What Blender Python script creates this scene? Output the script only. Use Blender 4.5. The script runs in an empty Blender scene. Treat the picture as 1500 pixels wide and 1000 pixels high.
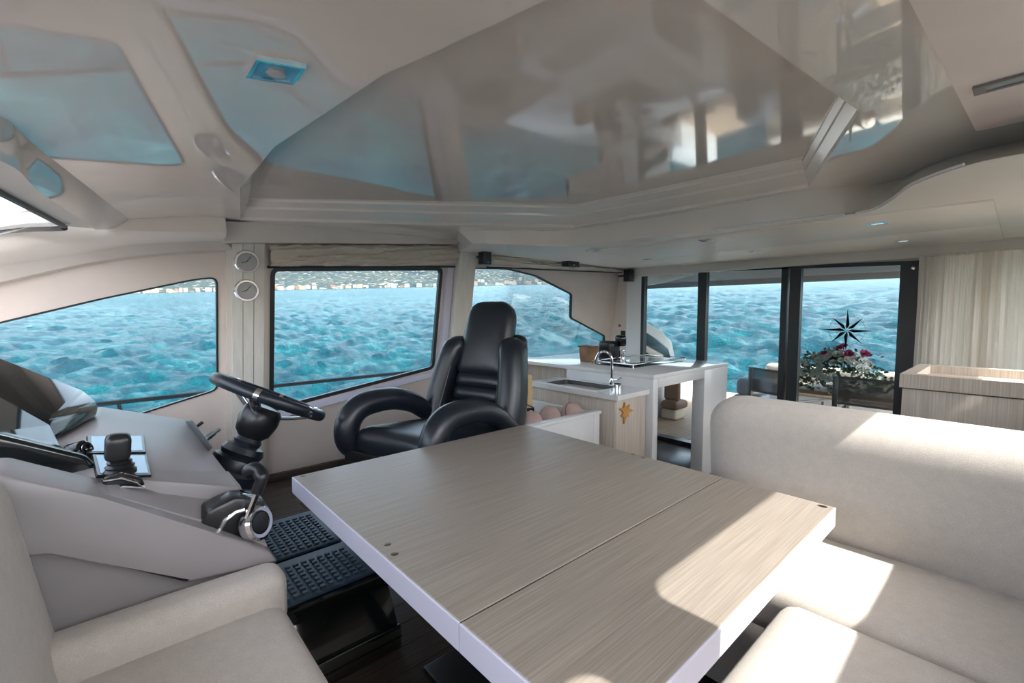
import bpy, bmesh, math, random
from mathutils import Vector, Matrix, noise
R = math.radians
random.seed(7)
sc = bpy.context.scene
C = sc.collection

# ------------------------------------------------------------------ camera, sky, sun, exposure
CAM = Vector((0, 0, 1.3)); YAW = R(48.2); PITCH = math.atan(43/668)
cd = bpy.data.cameras.new('camera'); cam = bpy.data.objects.new('camera', cd); C.objects.link(cam)
cam.location = CAM; cam.rotation_euler = (math.pi/2 - PITCH, 0, YAW - math.pi/2)
cd.sensor_width = 36; cd.lens = 36*668/1500; cd.clip_start = .02; cd.clip_end = 20000
sc.camera = cam

SUN_DIR = Vector((-.02, .79, -1.0)).normalized()
w = bpy.data.worlds.new('sky'); sc.world = w; w.use_nodes = True
nt = w.node_tree; nt.nodes.clear()
sky = nt.nodes.new('ShaderNodeTexSky'); sky.sky_type = 'NISHITA'; sky.sun_disc = False
sky.sun_elevation = math.asin(-SUN_DIR.z); sky.sun_rotation = math.atan2(-SUN_DIR.x, -SUN_DIR.y)
sky.air_density = 1.0; sky.dust_density = 3.0; sky.ozone_density = 1.0
bg = nt.nodes.new('ShaderNodeBackground'); bg.inputs[1].default_value = .32
wo = nt.nodes.new('ShaderNodeOutputWorld')
hs = nt.nodes.new('ShaderNodeHueSaturation'); hs.inputs['Saturation'].default_value = .5
nt.links.new(sky.outputs[0], hs.inputs['Color']); nt.links.new(hs.outputs[0], bg.inputs[0]); nt.links.new(bg.outputs[0], wo.inputs[0])
sl = bpy.data.lights.new('sun', 'SUN'); sl.energy = 4.8; sl.angle = R(.55); sl.color = (1, .96, .9)
so = bpy.data.objects.new('sun', sl); C.objects.link(so)
so.rotation_euler = SUN_DIR.to_track_quat('-Z', 'Y').to_euler(); so.location = (0, -6, 12)
vs = sc.view_settings; vs.view_transform = 'Standard'; vs.look = 'None'; vs.gamma = 1; vs.use_curve_mapping = False
vs.exposure = 1.75

# ------------------------------------------------------------------ materials
def nodes(name):
    m = bpy.data.materials.new(name); m.use_nodes = True
    return m, m.node_tree, m.node_tree.nodes['Principled BSDF']
def setp(b, col=None, rough=.5, metal=0, spec=.5, coat=0, ior=1.5, sheen=0):
    if col: b.inputs['Base Color'].default_value = (*col, 1)
    b.inputs['Roughness'].default_value = rough; b.inputs['Metallic'].default_value = metal
    b.inputs['Specular IOR Level'].default_value = spec; b.inputs['Coat Weight'].default_value = coat
    b.inputs['Coat Roughness'].default_value = .03; b.inputs['IOR'].default_value = ior
    b.inputs['Sheen Weight'].default_value = sheen
def coords(t, scale=(1,1,1), rot=(0,0,0)):
    tc = t.nodes.new('ShaderNodeTexCoord'); mp = t.nodes.new('ShaderNodeMapping')
    mp.inputs['Scale'].default_value = scale; mp.inputs['Rotation'].default_value = rot
    t.links.new(tc.outputs['Object'], mp.inputs[0]); return mp.outputs[0]
def tnoise(t, vec, scale, detail=3, rough=.5):
    n = t.nodes.new('ShaderNodeTexNoise'); n.inputs['Scale'].default_value = scale
    n.inputs['Detail'].default_value = detail; n.inputs['Roughness'].default_value = rough
    t.links.new(vec, n.inputs['Vector']); return n.outputs['Fac']
def ramp(t, fac, stops):
    r = t.nodes.new('ShaderNodeValToRGB'); e = r.color_ramp.elements
    while len(e) < len(stops): e.new(.5)
    for k, (p, c) in enumerate(stops): e[k].position = p; e[k].color = (*c, 1)
    t.links.new(fac, r.inputs[0]); return r.outputs[0]
def bump(t, b, h, strength=.2, dist=.005):
    n = t.nodes.new('ShaderNodeBump'); n.inputs['Strength'].default_value = strength; n.inputs['Distance'].default_value = dist
    t.links.new(h, n.inputs['Height']); t.links.new(n.outputs[0], b.inputs['Normal'])
def plain(name, col, rough=.5, metal=0, spec=.5, coat=0, ior=1.5, vary=.06, bscale=0, bstr=.1):
    m, t, b = nodes(name); setp(b, col, rough, metal, spec, coat, ior)
    v = coords(t)
    f = tnoise(t, v, 6, 3)
    c = ramp(t, f, [(.3, tuple(x*(1-vary) for x in col)), (.7, tuple(min(1, x*(1+vary)) for x in col))])
    t.links.new(c, b.inputs['Base Color'])
    if bscale: bump(t, b, tnoise(t, v, bscale, 3), bstr, .004)
    return m
def grain(name, light, dark, scale, rough=.45, streak=.5, coat=0):
    m, t, b = nodes(name); setp(b, light, rough, coat=coat)
    v = coords(t, scale)
    f = tnoise(t, v, 1.0, 5, .65)
    mid = tuple((a+b_)/2 for a, b_ in zip(light, dark))
    c = ramp(t, f, [(.32, dark), (.5, mid), (.66, light)])
    t.links.new(c, b.inputs['Base Color']); bump(t, b, f, .12, .002); return m
def weave(name, col, scale=420, rough=.9, bstr=.35):
    m, t, b = nodes(name); setp(b, col, rough, spec=.2, sheen=.15)
    v = coords(t)
    n1 = tnoise(t, v, scale, 2, .6)
    n2 = tnoise(t, v, 35, 4)
    ad = t.nodes.new('ShaderNodeMath'); ad.operation = 'MULTIPLY_ADD'; ad.inputs[1].default_value = .35
    t.links.new(n2, ad.inputs[0]); t.links.new(n1, ad.inputs[2])
    c = ramp(t, ad.outputs[0], [(.42, tuple(x*.80 for x in col)), (.92, tuple(min(1, x*1.08) for x in col))])
    t.links.new(c, b.inputs['Base Color']); bump(t, b, n1, bstr, .003); return m
def glassy(name, tint=(.97,.97,.965), refl_ior=1.5):
    m = bpy.data.materials.new(name); m.use_nodes = True; t = m.node_tree; t.nodes.clear()
    o = t.nodes.new('ShaderNodeOutputMaterial'); tr = t.nodes.new('ShaderNodeBsdfTransparent'); tr.inputs[0].default_value = (*tint, 1)
    g = t.nodes.new('ShaderNodeBsdfGlossy'); g.inputs['Roughness'].default_value = .01
    fr = t.nodes.new('ShaderNodeFresnel'); fr.inputs[0].default_value = refl_ior
    ml = t.nodes.new('ShaderNodeMath'); ml.operation = 'MULTIPLY'; ml.inputs[1].default_value = .4
    mx = t.nodes.new('ShaderNodeMixShader')
    t.links.new(fr.outputs[0], ml.inputs[0]); t.links.new(ml.outputs[0], mx.inputs[0]); t.links.new(tr.outputs[0], mx.inputs[1]); t.links.new(g.outputs[0], mx.inputs[2])
    t.links.new(mx.outputs[0], o.inputs[0]); return m
def cloth_trans(name, col, amt=.35):
    m = bpy.data.materials.new(name); m.use_nodes = True; t = m.node_tree; t.nodes.clear()
    o = t.nodes.new('ShaderNodeOutputMaterial'); d = t.nodes.new('ShaderNodeBsdfDiffuse'); l = t.nodes.new('ShaderNodeBsdfTranslucent')
    mx = t.nodes.new('ShaderNodeMixShader'); mx.inputs[0].default_value = amt
    v = coords(t, (60, 60, 3)); f = tnoise(t, v, 1, 4)
    c = ramp(t, f, [(.3, tuple(x*.98 for x in col)), (.7, col)])
    t.links.new(c, d.inputs[0]); t.links.new(c, l.inputs[0])
    t.links.new(d.outputs[0], mx.inputs[1]); t.links.new(l.outputs[0], mx.inputs[2]); t.links.new(mx.outputs[0], o.inputs[0]); return m

M = {}
M['gelcoat'] = plain('glossy_headliner', (.82,.745,.67), .035, spec=.75, ior=1.65, coat=.6, vary=.02)
M['headmatte'] = plain('satin_headliner', (.86,.79,.71), .45, spec=.35, vary=.02)
M['semi'] = plain('semi_gloss_moulding', (.84,.77,.695), .2, spec=.4, vary=.02)
M['sunroof'] = plain('sunroof_gloss_panel', (.62,.56,.505), .06, spec=.45, ior=1.5, coat=.15, vary=.03)
M['pink'] = plain('port_soft_panel', (.86,.70,.63), .4, vary=.03)
M['wall'] = plain('wall_lining', (.66,.58,.53), .55, vary=.03, bscale=160, bstr=.06)
M['board'] = grain('pillar_boards', (.72,.70,.645), (.64,.62,.57), (40,40,1.5), .5)
M['header'] = plain('header_trim', (.66,.61,.555), .4, vary=.03)
M['veneer'] = grain('table_veneer', (.34,.298,.255), (.22,.19,.16), (3.0,240,240), .38)
M['veneer_v'] = grain('vertical_veneer', (.70,.62,.53), (.46,.39,.32), (150,150,2.5), .45)
M['edge'] = plain('pale_edge_band', (.60,.60,.72), .35, vary=.02)  # lavender reflection of the sky painted into the edge colour
M['fabric'] = weave('cream_fabric', (.54,.50,.455))
M['leather'] = plain('black_leather', (.010,.015,.023), .33, spec=.6, vary=.2, bscale=220, bstr=.12)  # blue reflection tint put into the black base colour
M['black'] = plain('black_plastic', (.012,.013,.015), .3, vary=.15)
M['gloss'] = plain('black_gloss', (.006,.008,.009), .08, spec=.5, coat=.1, vary=.1)
M['frame'] = plain('black_frame', (.02,.024,.028), .35, vary=.1)
M['chrome'] = plain('chrome', (.86,.86,.87), .07, metal=1, vary=.01)
M['basin'] = plain('dark_basin', (.10,.10,.105), .35, metal=.3, vary=.05)
M['steel'] = plain('brushed_steel', (.32,.32,.33), .3, metal=1, vary=.08)
M['rubber'] = plain('blue_black_rubber', (.045,.085,.135), .5, vary=.15)
M['strip'] = plain('mirror_strip', (.42,.47,.46), .12, metal=1, vary=.04)
M['console'] = plain('console_grey', (.30,.28,.285), .42, vary=.03, bscale=240, bstr=.05)
M['floor'] = grain('dark_plank', (.085,.065,.052), (.03,.022,.018), (4,90,90), .4)
M['teak'] = grain('teak', (.50,.36,.25), (.33,.22,.145), (6,70,70), .6)
M['corian'] = plain('white_worktop', (.82,.82,.82), .12, coat=.3, vary=.01)
M['white'] = plain('white_lacquer', (.80,.80,.80), .2, coat=.3, vary=.01)
M['hull'] = plain('white_hull', (.80,.80,.79), .2, vary=.02)
M['ceramic'] = plain('hob_glass', (.01,.011,.013), .05, coat=.4, vary=.05)
M['wicker'] = plain('brown_wicker', (.27,.15,.08), .8, vary=.4, bscale=90, bstr=.8)
M['cap'] = plain('pink_cap_cloth', (.50,.36,.32), .9, vary=.1, bscale=300, bstr=.3)
M['kraft'] = plain('tan_card', (.62,.44,.22), .7, vary=.08)
M['leafwood'] = plain('rust_leaf', (.52,.26,.07), .6, vary=.3)
M['red'] = plain('red_plastic', (.5,.03,.03), .4)
M['screen'] = plain('blue_screen', (.10,.30,.55), .25, coat=.1, vary=.1)  # blue of the reflected sky painted into the screen colour
M['darkglass'] = plain('dark_display_glass', (.015,.035,.042), .04, coat=.6, vary=.3)
M['lampglass'] = plain('blue_lamp_glass', (.10,.42,.66), .1, coat=.4, vary=.1)
M['glass'] = glassy('window_glass')
M['tinted'] = glassy('tinted_window_glass', (.74,.79,.80))
M['curtain'] = cloth_trans('sheer_curtain', (.94,.89,.82), .5)
M['blind'] = cloth_trans('gathered_blind', (.80,.73,.63), .2)
M['mesh'] = plain('grey_sling_mesh', (.10,.095,.095), .7, vary=.1, bscale=500, bstr=.3)
def sling():
    m = M['mesh']; t = m.node_tree; b = t.nodes['Principled BSDF']; b.inputs['Alpha'].default_value = .86
M['alu'] = plain('grey_aluminium', (.22,.21,.21), .35, metal=.6, vary=.05)
M['beige'] = plain('beige_vinyl', (.62,.53,.44), .6, vary=.05)
M['brown'] = plain('brown_vinyl', (.20,.115,.07), .6, vary=.08)
M['bluegrey'] = plain('blue_grey_cover', (.30,.36,.45), .7, vary=.08)
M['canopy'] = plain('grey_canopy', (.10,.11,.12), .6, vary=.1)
M['petal'] = plain('white_petal', (.66,.67,.61), .7, vary=.06)
M['magenta'] = plain('magenta_petal', (.36,.025,.10), .7, vary=.15)
M['leaf'] = plain('green_leaf', (.07,.13,.075), .55, vary=.3)
M['paleleaf'] = plain('silver_leaf', (.28,.34,.25), .6, vary=.2)
sling()
M['brass'] = plain('bronze_pin', (.25,.19,.12), .35, metal=1)
M['dial'] = plain('grey_dial', (.45,.46,.46), .15, coat=.5)

# ------------------------------------------------------------------ building helpers
W = {}                                   # world origin of every object built, for part placement
def sharp(me, ang=35):
    me.shade_smooth()
    me.set_sharp_from_angle(angle=R(ang))
def finish(bm, name, mat, parent=None, smooth=True, origin=None, ang=35):
    bmesh.ops.recalc_face_normals(bm, faces=bm.faces)
    if parent is not None: org = W[parent.name]
    elif origin is not None: org = Vector(origin)
    else:
        xs = [v.co.x for v in bm.verts]; ys = [v.co.y for v in bm.verts]; zs = [v.co.z for v in bm.verts]
        org = Vector(((min(xs)+max(xs))/2, (min(ys)+max(ys))/2, min(zs)))
    bmesh.ops.translate(bm, verts=bm.verts, vec=-org)
    me = bpy.data.meshes.new(name); bm.to_mesh(me); bm.free()
    me.materials.append(M[mat] if isinstance(mat, str) else mat)
    if smooth: sharp(me, ang)
    o = bpy.data.objects.new(name, me); C.objects.link(o)
    if parent is not None: o.parent = parent
    else: o.location = org
    W[o.name] = org
    return o
def tag(o, label, cat, group=None):
    o['label'] = label; o['category'] = cat
    if group: o['group'] = group
    return o
def struct(o): o['kind'] = 'structure'; return o
def thing(name, label, cat, loc=(0,0,0), group=None):
    o = bpy.data.objects.new(name, None); C.objects.link(o); o.location = loc; o.empty_display_size = .1
    W[o.name] = Vector(loc); return tag(o, label, cat, group)
def sroot(name, loc=(0,0,0)):
    o = bpy.data.objects.new(name, None); C.objects.link(o); o.location = loc; W[o.name] = Vector(loc); o['kind'] = 'structure'; return o
def copy_tree(o, parent=None):
    c = o.copy(); C.objects.link(c); c.parent = parent; W[c.name] = W[o.name].copy()
    for ch in o.children: copy_tree(ch, c)
    return c

def at(x, y, X=None, Y=None, Z=None, W_=None, N=None):
    """a point of the boat seen on plane X, Y, Z, on the leaning starboard side (W_) or on the headliner (N)"""
    h = Vector((math.cos(YAW), math.sin(YAW), 0)); r = Vector((math.sin(YAW), -math.cos(YAW), 0)); z = Vector((0,0,1))
    v = h*math.cos(PITCH) - z*math.sin(PITCH) + r*(x-750)/668 + (h*math.sin(PITCH) + z*math.cos(PITCH))*(500-y)/668
    if X is not None: t = X/v.x
    elif Y is not None: t = Y/v.y
    elif Z is not None: t = (Z-1.3)/v.z
    elif W_ is not None: n = Vector((0,1,.161)); t = (3.8+W_-n.dot(CAM))/n.dot(v)
    else:
        lo, hi = .15, 9.0                       # march up to the headliner
        for _ in range(50):
            t = (lo+hi)/2; p = CAM + v*t
            if p.z < cz(p.x, p.y, N): lo = t
            else: hi = t
    return CAM + v*t
def xcr(y): return .44 + .03*y              # forward of this line the headliner bends down to the windscreen
def cz(x, y, n=0):                          # headliner height
    z = 1.93 + n + .03*x - .02*y; d = xcr(y) - x
    if d > 0: z -= .17*d*d/(2*.16) if d < .16 else .17*(d-.08)
    return z
def wy(z, off=0): return 3.8 - .161*z + off                 # starboard side

def B(): return bmesh.new()
def abox(bm, x0, x1, y0, y1, z0, z1, bev=0, seg=2):
    r = bmesh.ops.create_cube(bm, size=1, matrix=Matrix.Translation(((x0+x1)/2,(y0+y1)/2,(z0+z1)/2)) @ Matrix.Diagonal((x1-x0,y1-y0,z1-z0,1)))
    if bev:
        es = list({e for v in r['verts'] for e in v.link_edges})
        bmesh.ops.bevel(bm, geom=es, offset=bev, segments=seg, profile=.5, affect='EDGES')
    return bm
def box(*a, **k): return abox(B(), *a, **k)
def cushion(x0, x1, y0, y1, z0, z1, r=.05, crown=.02, cuts=9, mat=None):
    bm = B(); bmesh.ops.create_cube(bm, size=2)
    bmesh.ops.subdivide_edges(bm, edges=bm.edges, cuts=cuts, use_grid_fill=True)
    hx, hy, hz = (x1-x0)/2, (y1-y0)/2, (z1-z0)/2; r = min(r, hx, hy, hz)
    for v in bm.verts:
        p = v.co.copy(); q = []
        for c, hh in zip(p, (hx, hy, hz)):
            s = math.copysign(1, c); a = abs(c)
            # more vertices spent near the rounded rim
            q.append(s*hh*(1-(1-a)**1.6) if hh > r else c*hh)
        q = Vector(q)
        inn = Vector((max(-hx+r, min(hx-r, q.x)), max(-hy+r, min(hy-r, q.y)), max(-hz+r, min(hz-r, q.z))))
        d = q - inn
        out = inn + d.normalized()*r if d.length > 1e-6 else q
        u, w_ = q.x/hx, q.y/hy
        if q.z > 0: out.z += crown*(1-u*u)*(1-w_*w_)
        v.co = out
    m = Matrix.Translation(((x0+x1)/2,(y0+y1)/2,(z0+z1)/2))
    bmesh.ops.transform(bm, matrix=mat or m, verts=bm.verts)
    return bm
def prism(bm, pts, axis, a0, a1, bev=0, seg=2):
    """profile pts extruded along an axis; 'y': pts are (x,z); 'x': (y,z); 'z': (x,y)"""
    def p3(p, a): return {'y': (p[0],a,p[1]), 'x': (a,p[0],p[1]), 'z': (p[0],p[1],a)}[axis]
    lo = [bm.verts.new(p3(p, a0)) for p in pts]; hi = [bm.verts.new(p3(p, a1)) for p in pts]
    n = len(pts); fs = [bm.faces.new(lo), bm.faces.new(hi[::-1])]
    for i in range(n): fs.append(bm.faces.new((lo[i], hi[i], hi[(i+1)%n], lo[(i+1)%n])))
    if bev:
        es = list({e for f in fs for e in f.edges})
        bmesh.ops.bevel(bm, geom=es, offset=bev, segments=seg, profile=.5, affect='EDGES', clamp_overlap=True)
    return bm
def spline(pts, n=8, closed=False):
    """Catmull-Rom through the points"""
    P = [Vector(p) for p in pts]; out = []; m = len(P); last = m if closed else m-1
    for i in range(last):
        p1, p2 = P[i], P[(i+1)%m]
        p0 = P[(i-1)%m] if closed or i > 0 else p1*2-p2
        p3 = P[(i+2)%m] if closed or i+2 < m else p2*2-p1
        for k in range(n):
            t = k/n
            out.append(.5*((2*p1)+(p2-p0)*t+(2*p0-5*p1+4*p2-p3)*t*t+(3*p1-p0-3*p2+p3)*t**3))
    if not closed: out.append(P[-1])
    return out
def tube(bm, pts, r, seg=10, closed=False, ry=None, up=Vector((0,1,0)), caps=True):
    """sweep of an ellipse (r across, ry along 'up'); r may be a list"""
    P = [Vector(p) for p in pts]; n = len(P); rings = []
    for i, p in enumerate(P):
        a = P[(i-1)%n] if closed or i > 0 else p; b = P[(i+1)%n] if closed or i < n-1 else p
        t = (b-a).normalized(); u = (up - t*up.dot(t))
        if u.length < 1e-4: u = t.orthogonal()
        u.normalize(); s = t.cross(u)
        rr = r[i] if isinstance(r, (list, tuple)) else r; r2 = (ry[i] if isinstance(ry, (list, tuple)) else ry) if ry else rr
        rings.append([bm.verts.new(p + s*rr*math.cos(2*math.pi*k/seg) + u*r2*math.sin(2*math.pi*k/seg)) for k in range(seg)])
    for i in range(n if closed else n-1):
        A, B_ = rings[i], rings[(i+1)%n]
        for k in range(seg): bm.faces.new((A[k], A[(k+1)%seg], B_[(k+1)%seg], B_[k]))
    if not closed and caps: bm.faces.new(rings[0][::-1]); bm.faces.new(rings[-1])
    return bm
def lathe(bm, prof, center, axis=(0,0,1), seg=24, cap=True):
    """prof: (radius, distance along the axis)"""
    q = Vector(axis).normalized().to_track_quat('Z', 'Y'); c = Vector(center); rings = []
    for r, h in prof:
        rings.append([bm.verts.new(c + q @ Vector((max(r,1e-4)*math.cos(2*math.pi*k/seg), max(r,1e-4)*math.sin(2*math.pi*k/seg), h))) for k in range(seg)])
    for a, b in zip(rings, rings[1:]):
        for k in range(seg): bm.faces.new((a[k], a[(k+1)%seg], b[(k+1)%seg], b[k]))
    if cap: bm.faces.new(rings[0][::-1]); bm.faces.new(rings[-1])
    return bm
def fill2d(outer, holes=()):
    bm = B()
    for loop in (outer, *holes):
        vs_ = [bm.verts.new((p[0], p[1], 0)) for p in loop]
        for i in range(len(vs_)): bm.edges.new((vs_[i], vs_[(i+1)%len(vs_)]))
    bmesh.ops.triangle_fill(bm, use_beauty=True, use_dissolve=False, edges=bm.edges[:], normal=(0,0,1))
    bm.verts.ensure_lookup_table(); bm.verts.index_update()
    V = [(v.co.x, v.co.y) for v in bm.verts]; F = [[v.index for v in f.verts] for f in bm.faces]; bm.free()
    return V, F
def slab(bm, outer, holes, front, back):
    """flat sheet with holes and thickness; front/back map 2-D points to 3-D"""
    V, F = fill2d(outer, holes)
    a = [bm.verts.new(front(*p)) for p in V]; b = [bm.verts.new(back(*p)) for p in V]
    for f in F: bm.faces.new([a[i] for i in f]); bm.faces.new([b[i] for i in f[::-1]])
    k = 0
    for loop in (outer, *holes):
        n = len(loop)
        for i in range(n):
            i0, i1 = k+i, k+(i+1)%n
            bm.faces.new((a[i0], a[i1], b[i1], b[i0]))
        k += n
    return bm
def loft(bm, *lines, closed=False):
    rows = [[bm.verts.new(p) for p in L] for L in lines]
    for A, B_ in zip(rows, rows[1:]):
        n = len(A)
        for i in range(n if closed else n-1):
            bm.faces.new((A[i], A[(i+1)%n], B_[(i+1)%n], B_[i]))
    return bm
def hull(bm, pts, bev=0, seg=3):
    vs_ = [bm.verts.new(p) for p in pts]
    r = bmesh.ops.convex_hull(bm, input=vs_)
    junk = [g for g in r['geom_interior'] if isinstance(g, bmesh.types.BMVert)]
    if junk: bmesh.ops.delete(bm, geom=junk, context='VERTS')
    bmesh.ops.dissolve_limit(bm, angle_limit=R(3), verts=bm.verts[:], edges=bm.edges[:])
    if bev: bmesh.ops.bevel(bm, geom=bm.edges[:], offset=bev, segments=seg, profile=.5, affect='EDGES', clamp_overlap=True)
    return bm
def rrect(x0, x1, y0, y1, r, n=5):
    out = []
    for cx, cy, a0 in ((x1-r,y1-r,0), (x0+r,y1-r,90), (x0+r,y0+r,180), (x1-r,y0+r,270)):
        for k in range(n+1):
            a = R(a0+90*k/n); out.append((cx+r*math.cos(a), cy+r*math.sin(a)))
    return out
def roundpoly(pts, r, n=4):
    out = []; m = len(pts)
    for i in range(m):
        p = Vector((*pts[i],0)); a = Vector((*pts[i-1],0)); b = Vector((*pts[(i+1)%m],0))
        rr = min(r, (a-p).length*.45, (b-p).length*.45)
        s = p+(a-p).normalized()*rr; e = p+(b-p).normalized()*rr
        for k in range(n+1):
            t = k/n; q = s*(1-t)**2+p*2*t*(1-t)+e*t*t; out.append((q.x, q.y))
    return out
def inset(loop, d):
    """grow (+) or shrink (-) a counter-clockwise loop, corners mitred"""
    out = []; n = len(loop)
    for i in range(n):
        a, p, b = (Vector(loop[k]) for k in (i-1, i, (i+1) % n))
        t1 = (p-a).normalized(); t2 = (b-p).normalized()
        n1 = Vector((t1.y, -t1.x)); n2 = Vector((t2.y, -t2.x))
        m = (n1+n2)/max(.35, 1+n1.dot(n2)); out.append((p.x+m.x*d, p.y+m.y*d))
    return out
def ccw(loop):
    a = sum(loop[i-1][0]*loop[i][1]-loop[i][0]*loop[i-1][1] for i in range(len(loop)))
    return loop if a > 0 else loop[::-1]

# ------------------------------------------------------------------ the sea and the far shore
GX, GY, SEA0 = .0567, .0304, -1.9          # the boat sits bow-up and heeled, so the level sea is tilted against it
def sea_z(x, y, z=0): return SEA0 + GX*x + GY*y + z
def make_sea():
    rng = random.Random(3); waves = []
    for k in range(60):
        L = .5*1.05**k*rng.uniform(.8, 1.2); a = R(118)+rng.gauss(0, .8)
        waves.append((2*math.pi/L, math.cos(a), math.sin(a), .0098*L**.9, rng.uniform(0, 6.28), L))
    radii = [2.2]
    while radii[-1] < 9000: radii.append(radii[-1]*1.0185+.01)
    NA = 560; verts = []; faces = []
    # finer spokes over the side and stern that the windows look at
    angs = []
    for i in range(NA):
        t = i/NA
        angs.append(R(-35)+R(175)*(t/.82) if t < .82 else R(140)+R(185)*((t-.82)/.18))
    for r in radii:
        sp = max(r*R(.38), r*.0185)
        act = [w_ for w_ in waves if w_[5] > 2.2*sp]
        for a in angs:
            x, y = r*math.cos(a)+2, r*math.sin(a)+1.5; h = 0
            for k, cx, cy, am, ph, L in act:
                s = math.sin(k*(x*cx+y*cy)+ph); h += am*(1-abs(s))*1.5-am*.7 if L < 9 else am*s*.55
            verts.append((x, y, sea_z(x, y, h)))
    n = len(angs)
    for i in range(len(radii)-1):
        for j in range(n):
            j2 = (j+1) % n; faces.append((i*n+j, i*n+j2, (i+1)*n+j2, (i+1)*n+j))
    me = bpy.data.meshes.new('sea'); me.from_pydata(verts, [], faces); me.shade_smooth()
    m, t, b = nodes('turquoise_sea'); setp(b, (.01,.16,.20), .18, spec=.2, ior=1.33)
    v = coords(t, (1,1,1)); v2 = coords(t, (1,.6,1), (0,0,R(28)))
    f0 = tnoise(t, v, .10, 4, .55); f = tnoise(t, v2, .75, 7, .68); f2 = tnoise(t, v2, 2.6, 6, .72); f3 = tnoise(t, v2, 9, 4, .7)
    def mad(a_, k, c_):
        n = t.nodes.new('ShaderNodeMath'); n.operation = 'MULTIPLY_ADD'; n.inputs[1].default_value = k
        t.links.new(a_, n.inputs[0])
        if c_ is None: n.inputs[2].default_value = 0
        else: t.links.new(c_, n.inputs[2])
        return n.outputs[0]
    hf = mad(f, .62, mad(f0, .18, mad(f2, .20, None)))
    c = ramp(t, hf, [(.40, (.001,.038,.060)), (.49, (.002,.069,.095)), (.565, (.004,.108,.130)), (.65, (.06,.21,.245))])  # sky glints and dark troughs painted into the colour by noise
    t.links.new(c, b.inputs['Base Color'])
    ad = t.nodes.new('ShaderNodeMath'); ad.operation = 'MULTIPLY_ADD'; ad.inputs[1].default_value = .45
    t.links.new(f3, ad.inputs[0]); t.links.new(mad(f, 1.6, f2), ad.inputs[2])
    bump(t, b, ad.outputs[0], 1.0, .4)
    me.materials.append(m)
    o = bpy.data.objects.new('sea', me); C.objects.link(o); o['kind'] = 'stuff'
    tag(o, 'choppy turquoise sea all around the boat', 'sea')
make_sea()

COAST = 1700
def shore(px, dist):                       # ground point of the far shore in a compass direction
    r = (px-750)/668; dx, dy = math.cos(YAW)+math.sin(YAW)*r, math.sin(YAW)-math.cos(YAW)*r
    L = math.hypot(dx, dy); return dx/L*dist, dy/L*dist
def make_shore():
    cols = [(-900+i*12) for i in range(150)]; rows = 26; verts = []; faces = []
    for i, px in enumerate(cols):
        for j in range(rows):
            d = COAST+(-30 if j == 0 else j*j*4.2)
            x, y = shore(px, d); e = max(0, min(1, (845-px)/260))
            n = noise.fractal(Vector((x*.0011, y*.0011, 3.7)), 1, 2.1, 6)
            h = 0 if j < 3 else (j-2)**1.2*8.5*(.8+.8*n)*(e**.7)
            h = max(h, 0)+ (1.5 if 0 < j and px < 845 else -6)
            verts.append((x, y, sea_z(x, y, h)))
    for i in range(len(cols)-1):
        for j in range(rows-1):
            a = i*rows+j; faces.append((a, a+rows, a+rows+1, a+1))
    me = bpy.data.meshes.new('shore_hills'); me.from_pydata(verts, [], faces); me.shade_smooth()
    m, t, b = nodes('hazy_hillside'); setp(b, (.2,.26,.22), .95, spec=.1)
    v = coords(t)
    f = tnoise(t, v, .012, 6, .7); c1 = ramp(t, f, [(.35, (.030,.046,.058)), (.55, (.052,.068,.064)), (.7, (.085,.088,.078))])
    f2 = tnoise(t, v, .06, 2, .4); c2 = ramp(t, f2, [(.60, (0,0,0)), (.66, (1,1,1))])
    mx = t.nodes.new('ShaderNodeMixRGB'); mx.inputs[2].default_value = (.24,.21,.19,1)
    t.links.new(c2, mx.inputs[0]); t.links.new(c1, mx.inputs[1]); t.links.new(mx.outputs[0], b.inputs['Base Color'])
    me.materials.append(m)
    o = bpy.data.objects.new('shore_hills', me); C.objects.link(o); o['kind'] = 'structure'
    # the waterfront town: plain blocks with a roof, a few pixels each
    cols_ = [((.30,.285,.275),'white'), ((.29,.235,.17),'cream'), ((.22,.13,.105),'terracotta'), ((.24,.20,.17),'sand')]
    kinds = []
    for col, nm in cols_:
        M['town_'+nm] = plain('town_'+nm, col, .9)
        bm = box(-.5,.5,-.5,.5,0,.86); hull(bm, [(-.54,-.54,.86),(.54,-.54,.86),(.54,.54,.86),(-.54,.54,.86),(-.3,-.3,1),(.3,-.3,1),(.3,.3,1),(-.3,.3,1)])
        me_ = bpy.data.meshes.new('town_building'); bm.to_mesh(me_); bm.free(); me_.materials.append(M['town_'+nm]); kinds.append((me_, nm))
    rng = random.Random(11)
    for k in range(280):
        px = rng.uniform(-60, 835); me_, nm = kinds[rng.choices(range(4), (6,3,2,3))[0]]
        dd = COAST + 8 + 190*rng.random()**2.2; x, y = shore(px, dd)
        o = bpy.data.objects.new('town_building', me_); C.objects.link(o)
        o.location = (x, y, sea_z(x, y, .5 + max(0, dd-COAST-60)*.16)); s_ = rng.uniform(8, 19)
        o.scale = (s_, s_*.7, rng.uniform(5, 15)); o.rotation_euler.z = math.atan2(y, x)+math.pi/2+rng.uniform(-.2,.2)
        tag(o, 'tiny %s building of the town on the far shore' % nm, 'building', '%s buildings of the far shore town' % nm)
make_shore()

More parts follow.
